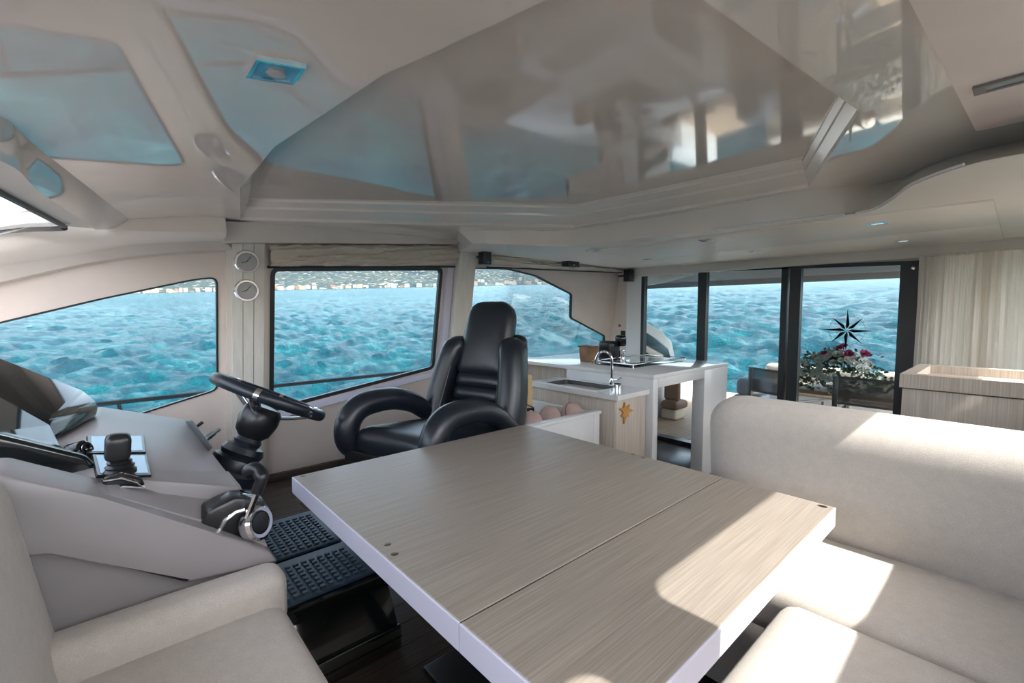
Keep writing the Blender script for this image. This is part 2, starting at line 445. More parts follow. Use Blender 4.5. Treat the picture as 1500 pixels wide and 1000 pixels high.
# ------------------------------------------------------------------ floors
fl = struct(finish(box(-1.75, 2.76, -.45, 3.86, -.34, -.012), 'floor', 'black', origin=(0,0,0)))
bp = box(0, 1.4, 0, .118, -.012, 0, bev=.0015, seg=1); mp_ = bpy.data.meshes.new('plank'); bp.to_mesh(mp_); bp.free(); mp_.materials.append(M['floor'])
for r_ in range(24):
    for c_ in range(3):
        o = bpy.data.objects.new('plank', mp_); C.objects.link(o); o.parent = fl
        o.location = (-1.4+c_*1.402-(r_*.47) % .5, .95+r_*.12, 0)
gf = struct(finish(box(2.77, 5.03, -.45, 3.86, -.34, -.25), 'floor_galley', 'floor', origin=(2.77,0,-.25)))

# ------------------------------------------------------------------ starboard side with its windows
def WX(px): p = at(*px, W_=0); return (p.x, p.z)
win1 = ccw(roundpoly([(-1.5,.66), (-.9,.60)] + [WX(p) for p in ((100,640),(190,612),(320,571),(319,405),(285,408),(150,436),(0,471))] + [(-1.5,.86)], .05))
win2 = ccw(roundpoly([WX((396,391)), WX((649,391)), WX((636,540)), WX((394,604))], .06))
win3 = ccw(roundpoly([(2.56,1.72), WX((745,393)), WX((785,403)), WX((838,430)), WX((837,465)), WX((886,491)), WX((885,560)), WX((835,553)), WX((770,527)), (2.60,.95)], .035))
outer = [(-1.75,-.3),(5.05,-.3),(5.05,2.1),(.45,2.1),(.16,1.84),(-.13,1.70),(-.37,1.60),(-.9,1.42),(-1.75,1.02)]
ws = struct(finish(slab(B(), outer, [win1, win2, win3], lambda x, z: (x, wy(z), z), lambda x, z: (x, wy(z,.03), z)), 'wall_starboard', 'wall', origin=(0,3.8,0), ang=30))
for n, (loop, fw) in enumerate(((win1,.010), (win2,.030), (win3,.011)), 1):
    wr = sroot('window_%d' % n, (sum(p[0] for p in loop)/len(loop), 3.7, min(p[1] for p in loop)))
    finish(slab(B(), loop, [inset(loop, -fw)], lambda x, z: (x, wy(z,-.005), z), lambda x, z: (x, wy(z,.028), z)), 'window_frame', 'frame', wr, ang=30)
    finish(slab(B(), inset(loop, -fw*.6), [], lambda x, z: (x, wy(z,.012), z), lambda x, z: (x, wy(z,.017), z)), 'pane', 'tinted', wr, smooth=False)
# pale sill strip under the helm window
bm = B()
a0, a1 = WX((392,606)), WX((640,541))
for q0, q1 in ((.0, -.045),):
    loft(bm, [(a0[0],wy(a0[1],-.001),a0[1]),(a1[0],wy(a1[1],-.001),a1[1])], [(a0[0],wy(a0[1],-.03),a0[1]-.005),(a1[0],wy(a1[1],-.03),a1[1]-.005)],
         [(a0[0],wy(a0[1],-.03),a0[1]-.05),(a1[0],wy(a1[1],-.03),a1[1]-.05)], [(a0[0],wy(a0[1],-.001),a0[1]-.06),(a1[0],wy(a1[1],-.001),a1[1]-.06)])
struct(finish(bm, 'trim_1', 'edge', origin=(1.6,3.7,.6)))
bm = box(.5, 2.76, 3.76, 3.80, 0, .06, bev=.004); struct(finish(bm, 'baseboard_starboard', 'floor'))

# pillars
pr_ = sroot('trim_2', (.73,3.7,0))
pb = B(); slab(pb, [(.615,0),(.865,0),(.865,1.80),(.615,1.78)], [], lambda x, z: (x, wy(z,-.03), z), lambda x, z: (x, wy(z,.0), z)); finish(pb, 'backing', 'header', pr_)
for i in range(3):
    x0 = .645+i*.066
    finish(slab(B(), [(x0,.02),(x0+.062,.02),(x0+.062,1.79),(x0,1.79)], [], lambda x, z: (x, wy(z,-.048), z), lambda x, z: (x, wy(z,-.03), z)), 'board', 'board', pr_, smooth=False)
p2 = sroot('trim_3', (2.5,3.6,0))
finish(slab(B(), [(2.405,0),(2.59,0),(2.59,1.95),(2.405,1.95)], [], lambda x, z: (x, wy(z,-.12), z), lambda x, z: (x, wy(z,.0), z)), 'post', 'board', p2, smooth=False)
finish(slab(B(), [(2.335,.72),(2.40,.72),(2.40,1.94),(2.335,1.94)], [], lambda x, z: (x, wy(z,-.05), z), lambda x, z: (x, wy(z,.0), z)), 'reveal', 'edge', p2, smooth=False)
# header board over the helm window
h0, h1, h2, h3 = (at(*p, W_=-.13) for p in ((329,336),(672,343),(672,357),(329,355)))
bm = B(); slab(bm, [(h0.x,h0.z+.05),(h3.x,h3.z),(h2.x,h2.z),(h1.x,h1.z+.05)], [], lambda x, z: (x, wy(z,-.13), z), lambda x, z: (x, wy(z,-.0), z))
struct(finish(bm, 'trim_4', 'header', origin=(1.5,3.5,1.8)))
# window lip and side moulding running forward to the windscreen
c_ = [Vector((-1.75,wy(1.0),1.0)), Vector((-.95,wy(1.24),1.24))] + [at(*p, W_=0) for p in ((0,418),(120,391),(230,375),(340,369))]
c2 = [p+Vector((0,-.05,.012)) for p in c_]
b_ = [Vector((-1.75,wy(1.1)-.08,1.1)), Vector((-.95,wy(1.34)-.08,1.34))] + [at(*p, W_=-.08) for p in ((0,390),(97,375),(200,358),(326,352))]
b2 = [p+Vector((0,-.012,.004)) for p in b_]
a_ = [Vector((-1.75,wy(1.16)-.25,1.16)), Vector((-.95,wy(1.45)-.25,1.45))] + [at(*p, W_=-.22) for p in ((0,351),(94,330),(198,338),(332,340))]
am = [x.lerp(y, .5)+Vector((0,-.035,-.012)) for x, y in zip(a_, b2)]
a3 = [p+Vector((0,.03,.12)) for p in a_]
L_ = [spline(q, 6) for q in (c_, c2, b_)]
struct(finish(loft(B(), *L_), 'trim_5', 'header', origin=(0,3.5,1.5), ang=30))
L_ = [spline(q, 6) for q in (b_, b2, am, a_, a3)]
struct(finish(loft(B(), *L_), 'trim_6', 'semi', origin=(0,3.4,1.6), ang=50))

# ------------------------------------------------------------------ headliner
O = [at(*p, N=0) for p in ((352,322),(640,330),(840,333),(1000,307),(1184,274),(1260,164),(1030,0),(920,-80),(800,0),(640,75),(560,110),(400,215),(352,275))]
cen = sum(O, Vector())/len(O)
Qp = [at(*p, N=.075) for p in ((368,288),(620,292),(845,297),(1000,265),(1172,228),(1220,134))]
Q = Qp + [o + (o-cen).normalized()*.05 + Vector((0,0,.075)) for o in O[6:12]] + [at(372,270,N=.075)]
O2 = [(p.x,p.y) for p in O]; Q2 = [(p.x,p.y) for p in Q]
outer_px = [at(*p, N=0) for p in ((672,338),(760,337),(836,336.5),(1000,311),(1186,278),(1270,272),(1320,262),(1350,247),(1420,222),(1500,205))]
d_ = [at(*p, N=0) for p in ((0,170),(53,214))]
outer = [(-.55,-.45),(-.5,.6),(-.36,1.4)] + [(p.x,p.y) for p in d_] + [(.163,3.50)]
top_ = outer_px + [Vector((2.75,-.45,cz(2.75,-.45)))]; top_s = spline(top_, 4)
for p in top_s: p.z = cz(p.x, p.y)
aft_loop = [(xcr(-.45),-.45)] + [(xcr(-.45+3.97*i/12), -.45+3.97*i/12) for i in range(1,12)] + [(xcr(3.52),3.52),(2.45,3.52)] + [(p.x,p.y) for p in top_s]
V, F = fill2d(aft_loop, [O2]); bm = B()
vv = [bm.verts.new((x,y,cz(x,y))) for x,y in V]
for f in F: bm.faces.new([vv[i] for i in f])
# the forward part, curving down
dl = spline([(x,y,0) for x,y in outer], 6); rows = []
for k in range(13):
    t = (k/12)**1.3; rows.append([])
    for p in dl:
        yy = -.45+(p.y+.45)/(3.50+.45)*3.97; x0 = xcr(yy); x, y = x0+(p.x-x0)*t, yy+(p.y-yy)*t
        rows[-1].append(Vector((x,y,cz(x,y))))
loft(bm, *rows); bmesh.ops.remove_doubles(bm, verts=bm.verts, dist=.0005)
struct(finish(bm, 'ceiling', 'gelcoat', origin=(1,1.5,1.93), ang=15))
def ring(k, dz, out=0): return [o.lerp(q, k)+Vector((0,0,dz)) for o, q in zip(O, Q)]
bm = loft(B(), O, ring(.06,.012), ring(.5,.0), ring(.52,.012), ring(.78,.004), ring(.80,.016), Q, closed=True)
struct(finish(bm, 'trim_7', 'semi', origin=(1.5,1.5,1.95), ang=12))
V, F = fill2d(inset(ccw(Q2), .02)); bm = B(); vv = [bm.verts.new((x,y,cz(x,y,.072))) for x,y in V]
for f in F: bm.faces.new([vv[i] for i in f])
struct(finish(bm, 'ceiling_sunroof', 'sunroof', origin=(1.5,1.5,2.0), smooth=False))
# fascia dropping to the aft headliner
lowp = [at(*p, Z=1.84) for p in ((692,356),(760,358.5),(832,359.5),(1000,342.5),(1186,321),(1268,311),(1305,294),(1338,271),(1412,244),(1500,225))]
low_ = lowp + [Vector((lowp[-1].x+.03,-.45,1.84))]
low_s = spline(low_, 4)
for p in low_s: p.z = 1.84
mid = [t.lerp(l, .82)+Vector((.0,0,-.004)) for t, l in zip(top_s, low_s)]
t0 = top_s[0]; l0_ = low_s[0]
t_x = [Vector((2.45,3.52,cz(2.45,3.52)))] + top_s; l_x = [Vector((2.45,3.5,1.84))] + low_s; m_x = [t_x[0].lerp(l_x[0],.82)] + mid
struct(finish(loft(B(), t_x, m_x, l_x), 'trim_8', 'semi', origin=(2.8,1.5,1.84), ang=40))
low2 = [(p.x,p.y) for p in low_s]
V, F = fill2d([(2.45,3.5)] + low2 + [(5.02,-.45),(5.02,3.5)]); bm = B(); vv = [bm.verts.new((x,y,1.842)) for x,y in V]
for f in F: bm.faces.new([vv[i] for i in f])
struct(finish(bm, 'ceiling_aft', 'headmatte', origin=(4,1.5,1.84), smooth=False))
bm = B(); abox(bm, 4.1, 4.96, .12, 2.6, 1.832, 1.846, bev=.003); abox(bm, 3.2, 4.1, .12, 2.6, 1.832, 1.846, bev=.003)
struct(finish(bm, 'trim_9', 'headmatte'))
struct(finish(box(4.955, 5.0, -.45, 3.5, 1.74, 1.85, bev=.006), 'trim_10', 'header'))
# pale tube standing in for the highlight along the fascia foot
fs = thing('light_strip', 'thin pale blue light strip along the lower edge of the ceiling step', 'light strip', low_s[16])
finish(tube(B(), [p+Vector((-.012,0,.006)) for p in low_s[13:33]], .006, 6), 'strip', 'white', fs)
struct(finish(prism(B(), [(-.55,1.99),(.1,2.08),(2.0,2.2),(5.06,2.16),(5.06,2.26),(2.0,2.30),(.1,2.18),(-.60,2.03)], 'y', -.5, 3.62), 'roof', 'hull'))  # unseen slab added over the headliner to block light leaks
# port side soft panel
q = [at(1430,192,N=-.012), at(1322,-20,N=-.012)]
bm = B(); slab(bm, roundpoly([(q[0].x,q[0].y),(q[0].x,-.38),(.4,-.38),(.4,.16),(q[1].x,q[1].y)], .02), [], lambda x, y: (x,y,cz(x,y,-.014)), lambda x, y: (x,y,cz(x,y,.0)))
struct(finish(bm, 'ceiling_port_panel', 'pink', origin=(1.5,-.1,1.95), ang=30))
# windscreen header beam and its corner
d3 = [Vector((x,y,cz(x,y))) for x,y in outer[:6]]
e3 = [Vector((-.66,-.45,cz(-.66,-.45,-.06))), Vector((-.6,.6,cz(-.6,.6,-.06))), Vector((-.42,1.5,cz(-.42,1.5,-.06)))] + [at(*p, N=-.06) for p in ((0,235),(60,282),(140,336))]
g3 = [Vector((-.72,-.45,cz(-.72,-.45,-.06))), Vector((-.66,.6,cz(-.66,.6,-.06))), Vector((-.50,1.6,cz(-.5,1.6,-.065)))] + [at(*p, N=-.075) for p in ((-60,252),(0,282),(94,331))]
dm = [x.lerp(y, .45)+Vector((0,0,-.016)) for x, y in zip(d3, e3)]
struct(finish(loft(B(), *[spline(k, 5) for k in (d3, dm, e3)]), 'trim_11', 'gelcoat', origin=(-.3,1.5,1.8), ang=40))
struct(finish(loft(B(), *[spline(k, 5) for k in ([p+Vector((0,0,.004)) for p in e3], g3)]), 'trim_12', 'headmatte', origin=(-.3,1.5,1.8), ang=40))
# windscreen
wsr = sroot('window_4', (-1.2,1.5,1.0))
gt = spline(g3, 5); gl = [Vector((-1.75, -.45+(3.62+.45)*i/(len(gt)-1), 1.0)) for i in range(len(gt))]
gl[-1] = Vector((-1.70,3.45,1.10))
finish(loft(B(), gt, gl), 'pane', 'glass', wsr)
finish(tube(B(), gt, .012, 8), 'window_frame', 'frame', wsr)
ap = spline([g3[-1]+Vector((.0,.01,-.006)), a_[2]+Vector((-.02,-.01,.03)), a_[1]+Vector((0,0,.02)), a_[0]], 6)
finish(tube(B(), ap, .014, 8), 'window_frame', 'frame', wsr)
finish(tube(B(), [p+Vector((0,-.05,.035)) for p in ap], .034, 8), 'lower_rail', 'hull', wsr)
struct(finish(box(-1.80, -1.74, -.45, 3.75, -.3, 1.02), 'wall_forward', 'wall'))

# ------------------------------------------------------------------ port side (behind the photographer) with its windows
pw = [rrect(-.95,.62,1.15,1.86,.06), rrect(.86,2.60,1.29,1.93,.09), rrect(2.95,4.6,1.1,1.7,.06)]  # unseen openings sized for the sun patches, forward one added for light
struct(finish(slab(B(), [(-1.75,-.3),(5.05,-.3),(5.05,2.12),(-.6,2.12),(-.74,1.92),(-1.75,1.0)], [ccw(k) for k in pw], lambda x, z: (x,-.42,z), lambda x, z: (x,-.44,z)), 'wall_port', 'wall', origin=(0,-.42,0), ang=30))
for n, loop in enumerate(pw, 5):
    wr = sroot('window_%d' % n, (loop[0][0],-.45,1.1))
    finish(slab(B(), ccw(loop), [inset(ccw(loop), -.012)], lambda x, z: (x,-.415,z), lambda x, z: (x,-.443,z)), 'window_frame', 'frame', wr)
    finish(slab(B(), ccw(loop), [], lambda x, z: (x,-.432,z), lambda x, z: (x,-.436,z)), 'pane', 'glass', wr, smooth=False)

# ------------------------------------------------------------------ aft bulkhead and sliding glass doors
dop = [(3.17,-.25),(3.17,1.80),(.50,1.715),(.50,-.25)]
struct(finish(slab(B(), [(-.45,-.3),(3.86,-.3),(3.46,2.05),(-.45,2.05)], [dop, [(.42,.2),(.42,1.68),(-.38,1.66),(-.38,.2)]], lambda y, z: (5.0,y,z), lambda y, z: (5.06,y,z)), 'wall_aft', 'wall', origin=(5,1.5,0), smooth=False))
struct(finish(slab(B(), [(3.17,-.25),(3.38,-.25),(3.38,1.84),(3.17,1.84)], [], lambda y, z: (4.985,y,z), lambda y, z: (5.07,y,z)), 'trim_13', 'white', smooth=False))
dr = sroot('door_1', (5.02,1.8,-.25))
def tz(y): return 1.715+(y-.5)/2.67*.085
def post(y0, y1, x0=4.985, x1=5.06, m='frame', nm='post', z0=-.25):
    return finish(slab(B(), [(y0,z0),(y1,z0),(y1,tz(y1)),(y0,tz(y0))], [], lambda y, z: (x0,y,z), lambda y, z: (x1,y,z)), nm, m, dr, smooth=False)
post(3.13,3.17); post(2.35,2.445); post(1.545,1.60); post(1.435,1.53, 5.0, 5.075); post(.555,.70, 4.975, 5.05); post(.48,.55, 4.985, 5.06)
finish(slab(B(), [(.50,tz(.50)-.03),(3.17,tz(3.17)-.03),(3.17,tz(3.17)+.004),(.50,tz(.50)+.004)], [], lambda y, z: (4.985,y,z), lambda y, z: (5.06,y,z)), 'head_rail', 'frame', dr, smooth=False)
finish(box(4.96,5.08,.5,3.17,-.25,-.20), 'threshold', 'frame', dr)
for y0, y1, x in ((2.445,3.13,5.03),(1.60,2.35,5.02),(.70,1.435,5.035)):
    finish(slab(B(), [(y0,-.2),(y1,-.2),(y1,tz(y1)-.02),(y0,tz(y0)-.02)], [], lambda y, z, x=x: (x,y,z), lambda y, z, x=x: (x+.006,y,z)), 'pane', 'tinted', dr, smooth=False)
finish(box(5.03,5.036,-.38,.42,.2,1.68), 'pane', 'tinted', dr, smooth=False)
finish(lathe(B(), [(.014,0),(.014,.008),(.008,.014),(.001,.015)], (4.975,.62,1.66), (-1,0,0)), 'bolt', 'chrome', dr)
hb = tube(B(), spline([(4.975,.60,.83),(4.93,.60,.83),(4.925,.60,.80),(4.925,.60,.70),(4.93,.60,.66),(4.975,.60,.66)], 4), .012, 8); finish(hb, 'handle', 'chrome', dr)
# compass rose stuck to the glass
cr = bpy.data.objects.new('compass_rose', None); C.objects.link(cr); cr.parent = dr; cr.location = Vector((5.028,1.06,1.135))-W[dr.name]; W[cr.name] = Vector((5.028,1.06,1.135)); cr['label'] = 'black eight-pointed compass rose decal'
cc = W[cr.name]
for k in range(8):
    a = R(45*k); L = .20 if k % 2 == 0 else .165; wd = .026
    def pt(r_, an): return cc + Vector((0, -math.sin(an)*r_, math.cos(an)*r_))
    bm = B(); tip = pt(L,a); l = pt(.055,a+R(20)); rr_ = pt(.055,a-R(20)); c0 = pt(.012,a)
    loft(bm, [tip, l], [tip+Vector((-.001,0,0)), c0]); bm2 = bm
    bm2.faces.new([bm2.verts.new(p) for p in (tip, l, c0)])
    bm2.faces.new([bm2.verts.new(p) for p in (tip, c0, c0.lerp(rr_, .55))])
    finish(bm2, 'star_point', 'frame', cr, smooth=False)
bm = B()
for k in range(32):
    a = 2*math.pi*k/32; L0, L1 = .135, (.15 if k % 2 else .142)
    d = Vector((0,-math.sin(a),math.cos(a))); s_ = Vector((0,math.cos(a),math.sin(a)))*.0012
    if k % 4: bm.faces.new([bm.verts.new(cc+p) for p in (d*L0-s_, d*L1-s_, d*L1+s_, d*L0+s_)])
loft(bm, [cc+Vector((0,-math.sin(2*math.pi*k/64),math.cos(2*math.pi*k/64)))*.1335 for k in range(64)], [cc+Vector((0,-math.sin(2*math.pi*k/64),math.cos(2*math.pi*k/64)))*.1355 for k in range(64)], closed=True)
finish(bm, 'degree_ring', 'frame', cr, smooth=False)

# ------------------------------------------------------------------ dining table
tb = thing('dining_table', 'large light wood dining table with a folding leaf in the middle of the saloon', 'table', (1.07,1.06,0))
TX0, TX1, TS, TY0, TY1 = .489, 1.656, .70, .357, 1.752
for nm, y0, y1 in (('main_leaf', TS+.001, TY1), ('folding_leaf', TY0, TS-.001)):
    lf = finish(box(TX0+.002, TX1-.002, y0+.001, y1-.001, .655, .70, bev=.002, seg=1), nm, 'veneer', tb)
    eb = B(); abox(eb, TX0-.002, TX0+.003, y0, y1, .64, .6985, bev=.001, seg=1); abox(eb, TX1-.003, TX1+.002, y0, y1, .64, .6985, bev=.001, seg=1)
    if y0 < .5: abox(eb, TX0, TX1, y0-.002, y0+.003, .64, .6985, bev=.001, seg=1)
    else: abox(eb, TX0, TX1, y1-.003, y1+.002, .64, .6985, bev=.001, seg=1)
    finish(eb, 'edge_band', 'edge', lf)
finish(box(TX0+.001,TX1-.001,TS-.0016,TS+.0016,.645,.6975), 'leaf_joint', 'black', tb)
finish(box(.75,1.45,.72,1.45,.60,.655, bev=.004), 'under_frame', 'black', tb)
finish(lathe(B(), [(.06,.03),(.06,.62)], (1.1,1.09,0)), 'pedestal', 'black', tb)
finish(box(.8,1.4,.8,1.38,0,.03, bev=.01), 'foot_plate', 'black', tb)
for px in ((444,697),(568,797),(578,811),(1203,741),(942,670),(927,665),(1207,742)):
    p = at(*px, Z=.70)
    finish(lathe(B(), [(.009,0),(.009,.0012),(.006,.0016),(.001,.0016)], (p.x,p.y,.6995), seg=12), 'pin', 'brass', tb)

# ------------------------------------------------------------------ settees
sf = thing('settee', 'cream fabric settee with thick rounded backrest behind the table', 'sofa', (1.85,.2,0))
finish(box(1.55,2.18,-.38,.86,0,.30, bev=.01), 'base', 'fabric', sf)
finish(cushion(1.50,2.07,-.39,.88,.29,.455, r=.05, crown=.012, cuts=14), 'seat_cushion', 'fabric', sf)
bk = cushion(-.135,.135,-.66,.66,-.28,.28, r=.115, crown=0, cuts=16, mat=Matrix.Translation((2.075,.255,.655)) @ Matrix.Rotation(R(-6),4,'Y'))
finish(bk, 'backrest', 'fabric', sf)
sp = thing('settee', 'cream cushioned bench in the near right corner, partly under sunlight', 'sofa', (.9,.05,0), None)
finish(box(.30,1.46,-.40,.36,0,.29, bev=.01), 'base', 'fabric', sp)
finish(cushion(.30,1.485,-.405,.44,.285,.462, r=.06, crown=.012, cuts=14), 'seat_cushion', 'fabric', sp)
finish(tube(B(), spline([(1.43,.38,.30),(.9,.385,.30),(.35,.38,.30)], 3), .006, 6), 'piping', 'fabric', sp)
sl_ = thing('settee', 'cream fabric seat with bolster arm in front of the helm console', 'sofa', (.1,1.0,0))
finish(box(-.38,.30,.55,1.46,0,.32, bev=.01), 'base', 'fabric', sl_)
finish(cushion(-.14,.35,.50,1.385,.31,.492, r=.055, crown=.012, cuts=14), 'seat_cushion', 'fabric', sl_)
finish(cushion(-.16,.362,1.345,1.47,.40,.572, r=.045, crown=.004, cuts=12), 'arm_bolster', 'fabric', sl_)
bk = cushion(-.10,.10,-.55,.55,-.31,.31, r=.06, crown=.01, cuts=14, mat=Matrix.Translation((-.23,.97,.645)) @ Matrix.Rotation(R(-9),4,'Y'))
finish(bk, 'backrest', 'fabric', sl_)

# ------------------------------------------------------------------ helm console
hc = thing('helm_console', 'grey moulded helm console with switch panels under the forward side window', 'console', (-.2,2.3,0))
prof = [(.24,0),(.30,.745),(-.03,.86),(-.30,.83),(-1.70,.90),(-1.70,0)]
finish(prism(B(), prof, 'y', 1.64, 2.86, bev=.012), 'dashboard', 'console', hc)
finish(prism(B(), [(.20,0),(.17,.62),(-.10,.74),(-1.70,.80),(-1.70,0)], 'y', 2.87, 3.62, bev=.012), 'side_shelf', 'console', hc)
ridge = [at(*p, Y=1.5) for p in ((0,690),(150,725),(300,772),(392,803))]
top = [(-1.7,1.0),(-.6,1.0)] + [(p.x,p.z) for p in ridge]
wing = top + [(.365,.54),(.14,.565),(-.115,.755),(-.7,.84),(-1.7,.84)]
finish(prism(B(), wing, 'y', 1.475, 1.64, bev=.010, seg=3), 'side_wing', 'console', hc)
finish(prism(B(), [(-1.7,.0),(.30,0),(.345,.56),(.13,.60),(-.12,.78),(-.7,.86),(-1.7,.86)], 'y', 1.515, 1.638), 'side_panel', 'console', hc)
# facet between dash top and wing
A = [Vector((-.10,1.66,.862)), Vector((.02,1.72,.842)), Vector((.298,1.80,.752)), Vector((.305,1.66,.742))]
Bm = [Vector((-.12,1.52,.90)), Vector((.0,1.52,.835)), Vector((.20,1.54,.695)), Vector((.345,1.52,.585))]
bm = loft(B(), A, Bm, [p+Vector((0,0,-.2)) for p in Bm]); finish(bm, 'facet', 'console', hc, ang=20)
def dashp(px):                               # on the sloping dash top
    n = Vector((.3485,0,1)); v = at(*px, X=.1)-CAM; t = (.8495-n.dot(CAM))/n.dot(v); return CAM+v*t
nrm = Vector((.3485,0,1)).normalized()
for pts in (((126,641),(210,640),(213,665),(126,667)), ((133,669),(214,669),(221,699),(140,700))):
    P = [dashp(p) for p in pts]; c0 = sum(P, Vector())/4
    o = finish(hull(B(), [p+nrm*h for p in P for h in (-.002,.008)], bev=.002, seg=1), 'switch_display', 'black', hc)
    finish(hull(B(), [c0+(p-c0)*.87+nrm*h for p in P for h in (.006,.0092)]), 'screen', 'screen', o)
# round knob by the display
kp = Vector((-.10,1.93,.865)); finish(lathe(B(), [(.026,0),(.03,.01),(.03,.05),(.024,.056),(.022,.05),(.001,.05)], kp, (.75,-.55,.25)), 'knob', 'gloss', hc)
finish(lathe(B(), [(.021,.05),(.021,.06),(.015,.06),(.015,.053)], kp, (.75,-.55,.25), cap=False), 'knob_ring', 'chrome', hc)
# ignition stalks on the aft edge
o = finish(hull(B(), [at(*p, X=x) for p in ((270,617),(282,615),(312,655),(300,665)) for x in (.285,.315)], bev=.004), 'switch_strip', 'black', hc)
P0, P1 = at(296,646,X=.32), at(321,629,X=.42)
finish(tube(B(), [P0.lerp(P1,t) for t in (0,.2,.25,.4,.45,.6,.65,1)], [.016,.016,.011,.016,.012,.014,.008,.008], 10), 'stalk', 'black', hc)
P2 = at(284,628,X=.32); finish(tube(B(), [P2, P2+Vector((.04,.0,.03))], .008, 8), 'stalk', 'black', hc)

# instrument binnacle: two black cheeks and the dark display between them
ib = thing('instrument_binnacle', 'glossy black instrument hood with dark display on the helm console', 'instrument panel', (-.25,2.2,.85))
F_ = [at(*p, Y=2.62) for p in ((-60,500),(0,524),(122,571),(144,589))]
far = [F_[0],F_[1],F_[2],F_[3], at(143,600,Y=2.58), at(78,643,Y=2.22), at(70,618,Y=2.24), at(-60,560,Y=2.3), at(20,640,Y=2.3), at(-60,640,Y=2.6), at(140,612,Y=2.6)]
finish(hull(B(), far, bev=.012), 'hood_cheek', 'gloss', ib)
N_ = [at(*p, Y=1.74) for p in ((-80,622),(0,637),(128,668),(149,690),(147,716),(0,690),(-80,670))] + [at(*p, Y=1.90) for p in ((-80,614),(0,630),(120,660),(138,684),(0,675))]
finish(hull(B(), N_, bev=.012), 'hood_cheek', 'gloss', ib)
D_ = [at(-60,548,Y=2.30), at(72,622,Y=2.22), at(84,646,Y=2.05), at(100,672,Y=1.88), at(-60,640,Y=1.86)]
bm = B(); bm.faces.new([bm.verts.new(p) for p in D_]); bmesh.ops.solidify(bm, geom=bm.faces[:], thickness=.01)
finish(bm, 'display', 'darkglass', ib, smooth=False)

# joystick on a chrome-edged base
js = thing('joystick', 'black docking joystick on a chrome edged base beside the two blue screens', 'joystick', (.03,1.62,.85))
jb = at(180,700,Y=1.62)
finish(hull(B(), [at(*p, Y=y) for p in ((150,700),(178,688),(205,696),(213,710),(150,718)) for y in (1.60,1.67)], bev=.006), 'base', 'gloss', js)
finish(tube(B(), [at(*p, Y=1.595) for p in ((151,704),(178,700),(200,706),(212,714),(180,712),(150,722))], .0035, 6), 'chrome_trim', 'chrome', js)
jc = at(176,688,Y=1.635)
finish(lathe(B(), [(.036,-.01),(.036,.0),(.03,.006),(.033,.012),(.026,.018),(.028,.024),(.02,.03)], jc), 'gaiter', 'black', js)
finish(cushion(-.028,.028,-.028,.028,-.035,.035, r=.014, crown=.004, cuts=6, mat=Matrix.Translation(jc+Vector((-.002,0,.064))) @ Matrix.Rotation(R(4),4,'Y')), 'grip', 'black', js)

# steering wheel and column
wc = Vector((.572,2.36,.897)); wn = Vector((.46,0,.888)).normalized(); wt = Vector((-.888,0,.46)).normalized(); wyv = Vector((0,1,0))
st = thing('steering_wheel', 'black leather steering wheel with chrome spokes on a tilting column', 'steering wheel', (.40,2.36,.55))
def onw(r_, a, h=0): return wc + wt*(r_*math.cos(a)) + wyv*(r_*math.sin(a)) + wn*h
rim = finish(tube(B(), [onw(.243, 2*math.pi*k/56) for k in range(56)], .021, 12, closed=True, up=wn, ry=.026), 'rim', 'leather', st)
for a in (62, 118, 242, 298, 172, 188):
    finish(tube(B(), [onw(.243, R(a+k*1.2)) for k in (-2,-1,0,1,2)], .0225, 12, up=wn, ry=.0275), 'rim_clip', 'chrome', rim)
for a in (60, 180, 300):
    sp_ = [onw(.05, R(a), -.085), onw(.12, R(a), -.065), onw(.19, R(a), -.035), onw(.235, R(a), -.008)]
    finish(tube(B(), spline(sp_, 4), .026, 10, up=wn, ry=.009), 'spoke', 'chrome', st)
finish(lathe(B(), [(.05,-.20),(.075,-.175),(.088,-.12),(.085,-.07),(.07,-.05),(.03,-.042),(.001,-.04)], wc, wn, 28), 'hub', 'black', st)
finish(lathe(B(), [(.115,-.40),(.118,-.36),(.108,-.345),(.112,-.32),(.104,-.295),(.085,-.285),(.092,-.265),(.08,-.24),(.055,-.232),(.06,-.215),(.05,-.195)], wc, wn, 28), 'column_boot', 'leather', st)

# throttle
th = thing('throttle_lever', 'chrome and black engine throttle with upright lever on the console corner', 'throttle', (.34,1.56,.58))
tc_ = at(362,765,Y=1.53)
finish(lathe(B(), [(.085,.0),(.09,.02),(.088,.09),(.075,.115),(.04,.125)], tc_+Vector((-.02,.0,-.01)), (0,1,0), 28), 'housing', 'gloss', th)
finish(prism(B(), [(tc_.x-.12,tc_.z+.02),(tc_.x-.10,tc_.z+.065),(tc_.x-.03,tc_.z+.085),(tc_.x+.05,tc_.z+.06),(tc_.x+.06,tc_.z-.07),(tc_.x-.02,tc_.z-.07)], 'y', 1.525, 1.62, bev=.012), 'shroud', 'black', th)
ax = Vector((.55,-.80,.2)).normalized(); fc = tc_+Vector((.025,-.015,-.003))
finish(lathe(B(), [(.05,-.02),(.052,.006),(.044,.014),(.034,.012),(.032,.004)], fc, ax, 28, cap=False), 'dial_ring', 'chrome', th)
finish(lathe(B(), [(.034,.003),(.03,.012),(.001,.015)], fc, ax, 24), 'dial', 'black', th)
l0, l1, l2, l3 = at(362,758,Y=1.50), at(376,722,Y=1.50), at(383,700,Y=1.50), at(360,692,Y=1.56)
finish(tube(B(), [l0, l1, l1.lerp(l2,.3)], .014, 8, up=Vector((.7,-.7,0)), ry=.008), 'lever', 'chrome', th)
finish(tube(B(), spline([l1, l2, l2+Vector((-.005,.03,.02)), l3], 5), [.017]*5+[.021]*5+[.022]*5+[.016], 12), 'handle', 'black', th)
finish(tube(B(), [at(*p, Y=1.515) for p in ((318,782),(330,762),(345,750),(358,746))], .006, 8), 'chrome_trim', 'chrome', th)

